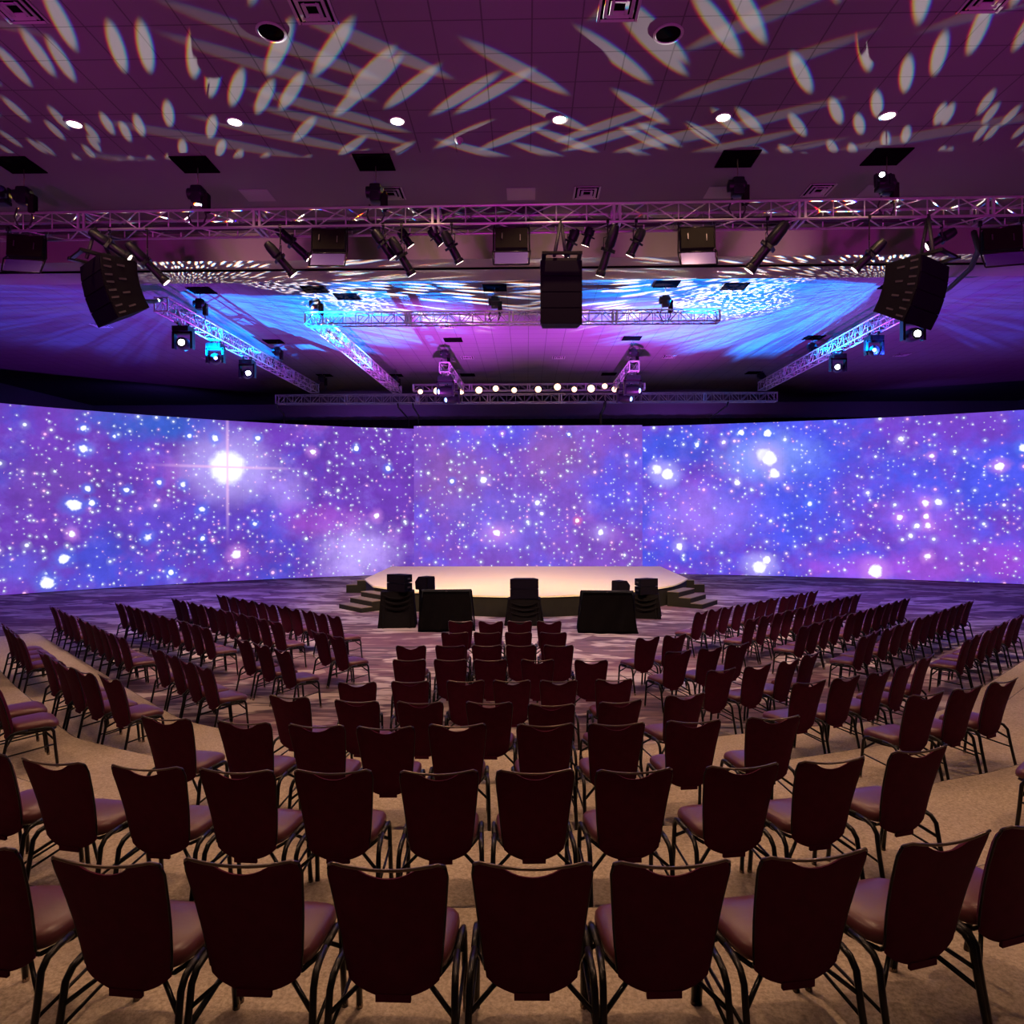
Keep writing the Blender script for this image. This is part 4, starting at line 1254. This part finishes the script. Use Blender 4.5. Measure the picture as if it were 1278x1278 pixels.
# ------------------------------------------------------------------ front fills and draped monitors before the stage
def drape_box(name, label, cat, x, y, rz, w_, d_, h_, flare=.12, extra=None):
    """black cloth over a box: a flat top, folds growing to the floor"""
    t = thing(name, label, cat, (x, y, 0), rz)
    bm = bmesh.new()
    N = 96; rings = []
    for j in range(9):
        q = j / 8
        ring = []
        for k in range(N):
            a = 2 * math.pi * k / N
            ca, sa = math.cos(a), math.sin(a)
            e = .22
            X = math.copysign(abs(ca) ** e, ca); Y = math.copysign(abs(sa) ** e, sa)
            f = flare * q ** 1.3 + (.022 * math.sin(k * .9 + x) + .014 * math.sin(k * 2.3)) * q
            ring.append(bm.verts.new((X * (w_ / 2 + f), Y * (d_ / 2 + f), h_ * (1 - q) + .004)))
        rings.append(ring)
    for a, b in zip(rings, rings[1:]):
        for k in range(N):
            bm.faces.new((a[(k + 1) % N], a[k], b[k], b[(k + 1) % N]))
    bm.faces.new(rings[0])
    # swags at the front
    obj('cloth', bm, M['drape'], t, 'auto')
    bm = bmesh.new()
    for s in range(3):
        zz = h_ - .14 - s * .13
        pts = [(-(w_ / 2) + w_ * i / 12, -d_ / 2 - .03 - .05 * (1 - zz / h_) - .02 * math.sin(math.pi * i / 12), zz + .10 - .12 * math.sin(math.pi * i / 12)) for i in range(13)]
        add_tube(bm, pts, [.004 + .016 * math.sin(math.pi * i / 12) for i in range(13)], 6)
    obj('fold', bm, M['drape'], t, True)
    return t


drape_box('draped_plinth', 'black draped plinth under the left front speakers', 'plinth', -3.34, 17.6, R(6), .84, .55, .92, .05)
drape_box('draped_subwoofer', 'black swagged cloth over the box at centre stage front', 'plinth', -.06, 18.0, 0, .86, .5, .68, .07)
drape_box('draped_plinth', 'black draped plinth under the right front speakers', 'plinth', 3.33, 19.15, R(-12), .74, .5, .66, .05)


def monitor(x, y, rz, w_, label, lean=14):
    t = thing('draped_monitor', label, 'monitor', (x, y, 0), rz, 'draped monitors facing the stage')
    rot = Euler((R(-lean), 0, 0)).to_matrix()
    obj('screen_housing', box((0, .10, .66), (w_, .09, .72), rot, .01), M['black'], t)
    obj('stand', box((0, .32, .17), (w_ * .8, .45, .34)), M['black'], t)
    bm = bmesh.new()
    nx, nz = 40, 12
    g = []
    for i in range(nx + 1):
        col = []
        for j in range(nz + 1):
            q = j / nz; s = -1 + 2 * i / nx
            zz = (.97) * (1 - q) + .01
            yy = -.05 - .10 * q - (.035 + .05 * q) * (1 - abs(s) ** 3) * (.5 + .5 * math.sin(s * 9 + q * 4)) * q
            xx = s * (w_ / 2 - .06 + .14 * q) + .02 * math.sin(q * 7) * q
            col.append(bm.verts.new((xx, yy, zz)))
        g.append(col)
    for i in range(nx):
        for j in range(nz):
            bm.faces.new((g[i][j + 1], g[i + 1][j + 1], g[i + 1][j], g[i][j]))
    bmesh.ops.solidify(bm, geom=bm.faces[:], thickness=.012)
    obj('cloth', bm, M['drape'], t, True)
    bm = bmesh.new()
    for s in (-1, 1):
        vs = [bm.verts.new(q) for q in ((s * (w_ / 2 - .03), -.04, .98), (s * (w_ / 2 + .01), .10, 1.0), (s * (w_ / 2 + .10), .55, .02), (s * (w_ / 2 + .07), -.14, .01))]
        bm.faces.new(vs)
    bmesh.ops.solidify(bm, geom=bm.faces[:], thickness=.012)
    obj('side_cloth', bm, M['drape'], t)
    obj('label_light', box((0, .005, .985), (.05, .012, .02)), M['silver'], t)
    return t


monitor(-2.0, 16.95, R(5), 1.26, 'black draped monitor leaning back, left of the centre speakers')
monitor(1.98, 16.75, R(-4), 1.30, 'black draped monitor leaning back, right of the centre speakers')


def fill_speaker(x, y, z, rz, w_, h_, d_, label):
    t = thing('front_fill_speaker', label, 'loudspeaker', (x, y, z), rz, 'front fill speakers')
    n = 2
    for k in range(n):
        hh = h_ / n
        bm = bmesh.new()
        vs = [bm.verts.new(q) for q in ((-w_ / 2, -d_ / 2, k * hh + .006), (w_ / 2, -d_ / 2, k * hh + .006), (w_ / 2 * .7, d_ / 2, k * hh + .02), (-w_ / 2 * .7, d_ / 2, k * hh + .02),
                                        (-w_ / 2, -d_ / 2, (k + 1) * hh - .004), (w_ / 2, -d_ / 2, (k + 1) * hh - .004), (w_ / 2 * .7, d_ / 2, (k + 1) * hh - .015), (-w_ / 2 * .7, d_ / 2, (k + 1) * hh - .015))]
        for f in ((3, 2, 1, 0), (4, 5, 6, 7), (0, 1, 5, 4), (1, 2, 6, 5), (2, 3, 7, 6), (3, 0, 4, 7)):
            bm.faces.new([vs[i] for i in f])
        bmesh.ops.recalc_face_normals(bm, faces=bm.faces[:])
        cab = obj('cabinet', bm, M['cabinet'], t)
        obj('grille', box((0, -d_ / 2 - .006, (k + .5) * hh), (w_ - .02, .012, hh - .018)), M['grille'], cab)
        hb_ = bmesh.new()
        for s in (-1, 1):
            add_box(hb_, (s * (w_ / 2 * .88), 0, (k + .5) * hh), (.03, .10, .04))
        obj('handle', hb_, M['silver'], cab)
    return t


fill_speaker(-3.24, 17.5, .926, R(-32), .62, .44, .38, 'two stacked black speakers on the left draped plinth, angled outward')
fill_speaker(-.06, 17.95, .688, 0, .74, .53, .42, 'two stacked black speakers on the centre cloth-covered box')
fill_speaker(3.30, 19.05, .668, R(28), .60, .44, .38, 'two stacked black speakers on the right draped plinth, angled outward')
for x, y, z, rz, nme in ((-2.66, 17.85, .93, R(55), 'left'), (2.66, 19.35, .67, R(-55), 'right')):
    t = thing('stage_wedge', 'grey wedge speaker seen side-on beside the %s front speakers' % nme, 'loudspeaker', (x, y, z - .0), rz, 'wedge speakers')
    bm = bmesh.new()
    prof = [(-.2, 0), (.2, 0), (.22, .2), (.1, .34), (-.18, .34)]
    a = [bm.verts.new((-.16, p[0], p[1])) for p in prof]; b = [bm.verts.new((.16, p[0], p[1])) for p in prof]
    for i in range(5):
        bm.faces.new((a[i], a[(i + 1) % 5], b[(i + 1) % 5], b[i]))
    bm.faces.new(a); bm.faces.new(b)
    bmesh.ops.recalc_face_normals(bm, faces=bm.faces[:])
    obj('cabinet', bm, M['grille'], t)
    obj('grille', box((0, -.205, .17), (.28, .012, .28)), M['grille'], t)
    # narrow stand so that it does not float
    obj('pole', box((0, .02, -z / 2), (.22, .22, z)), M['drape'], t)
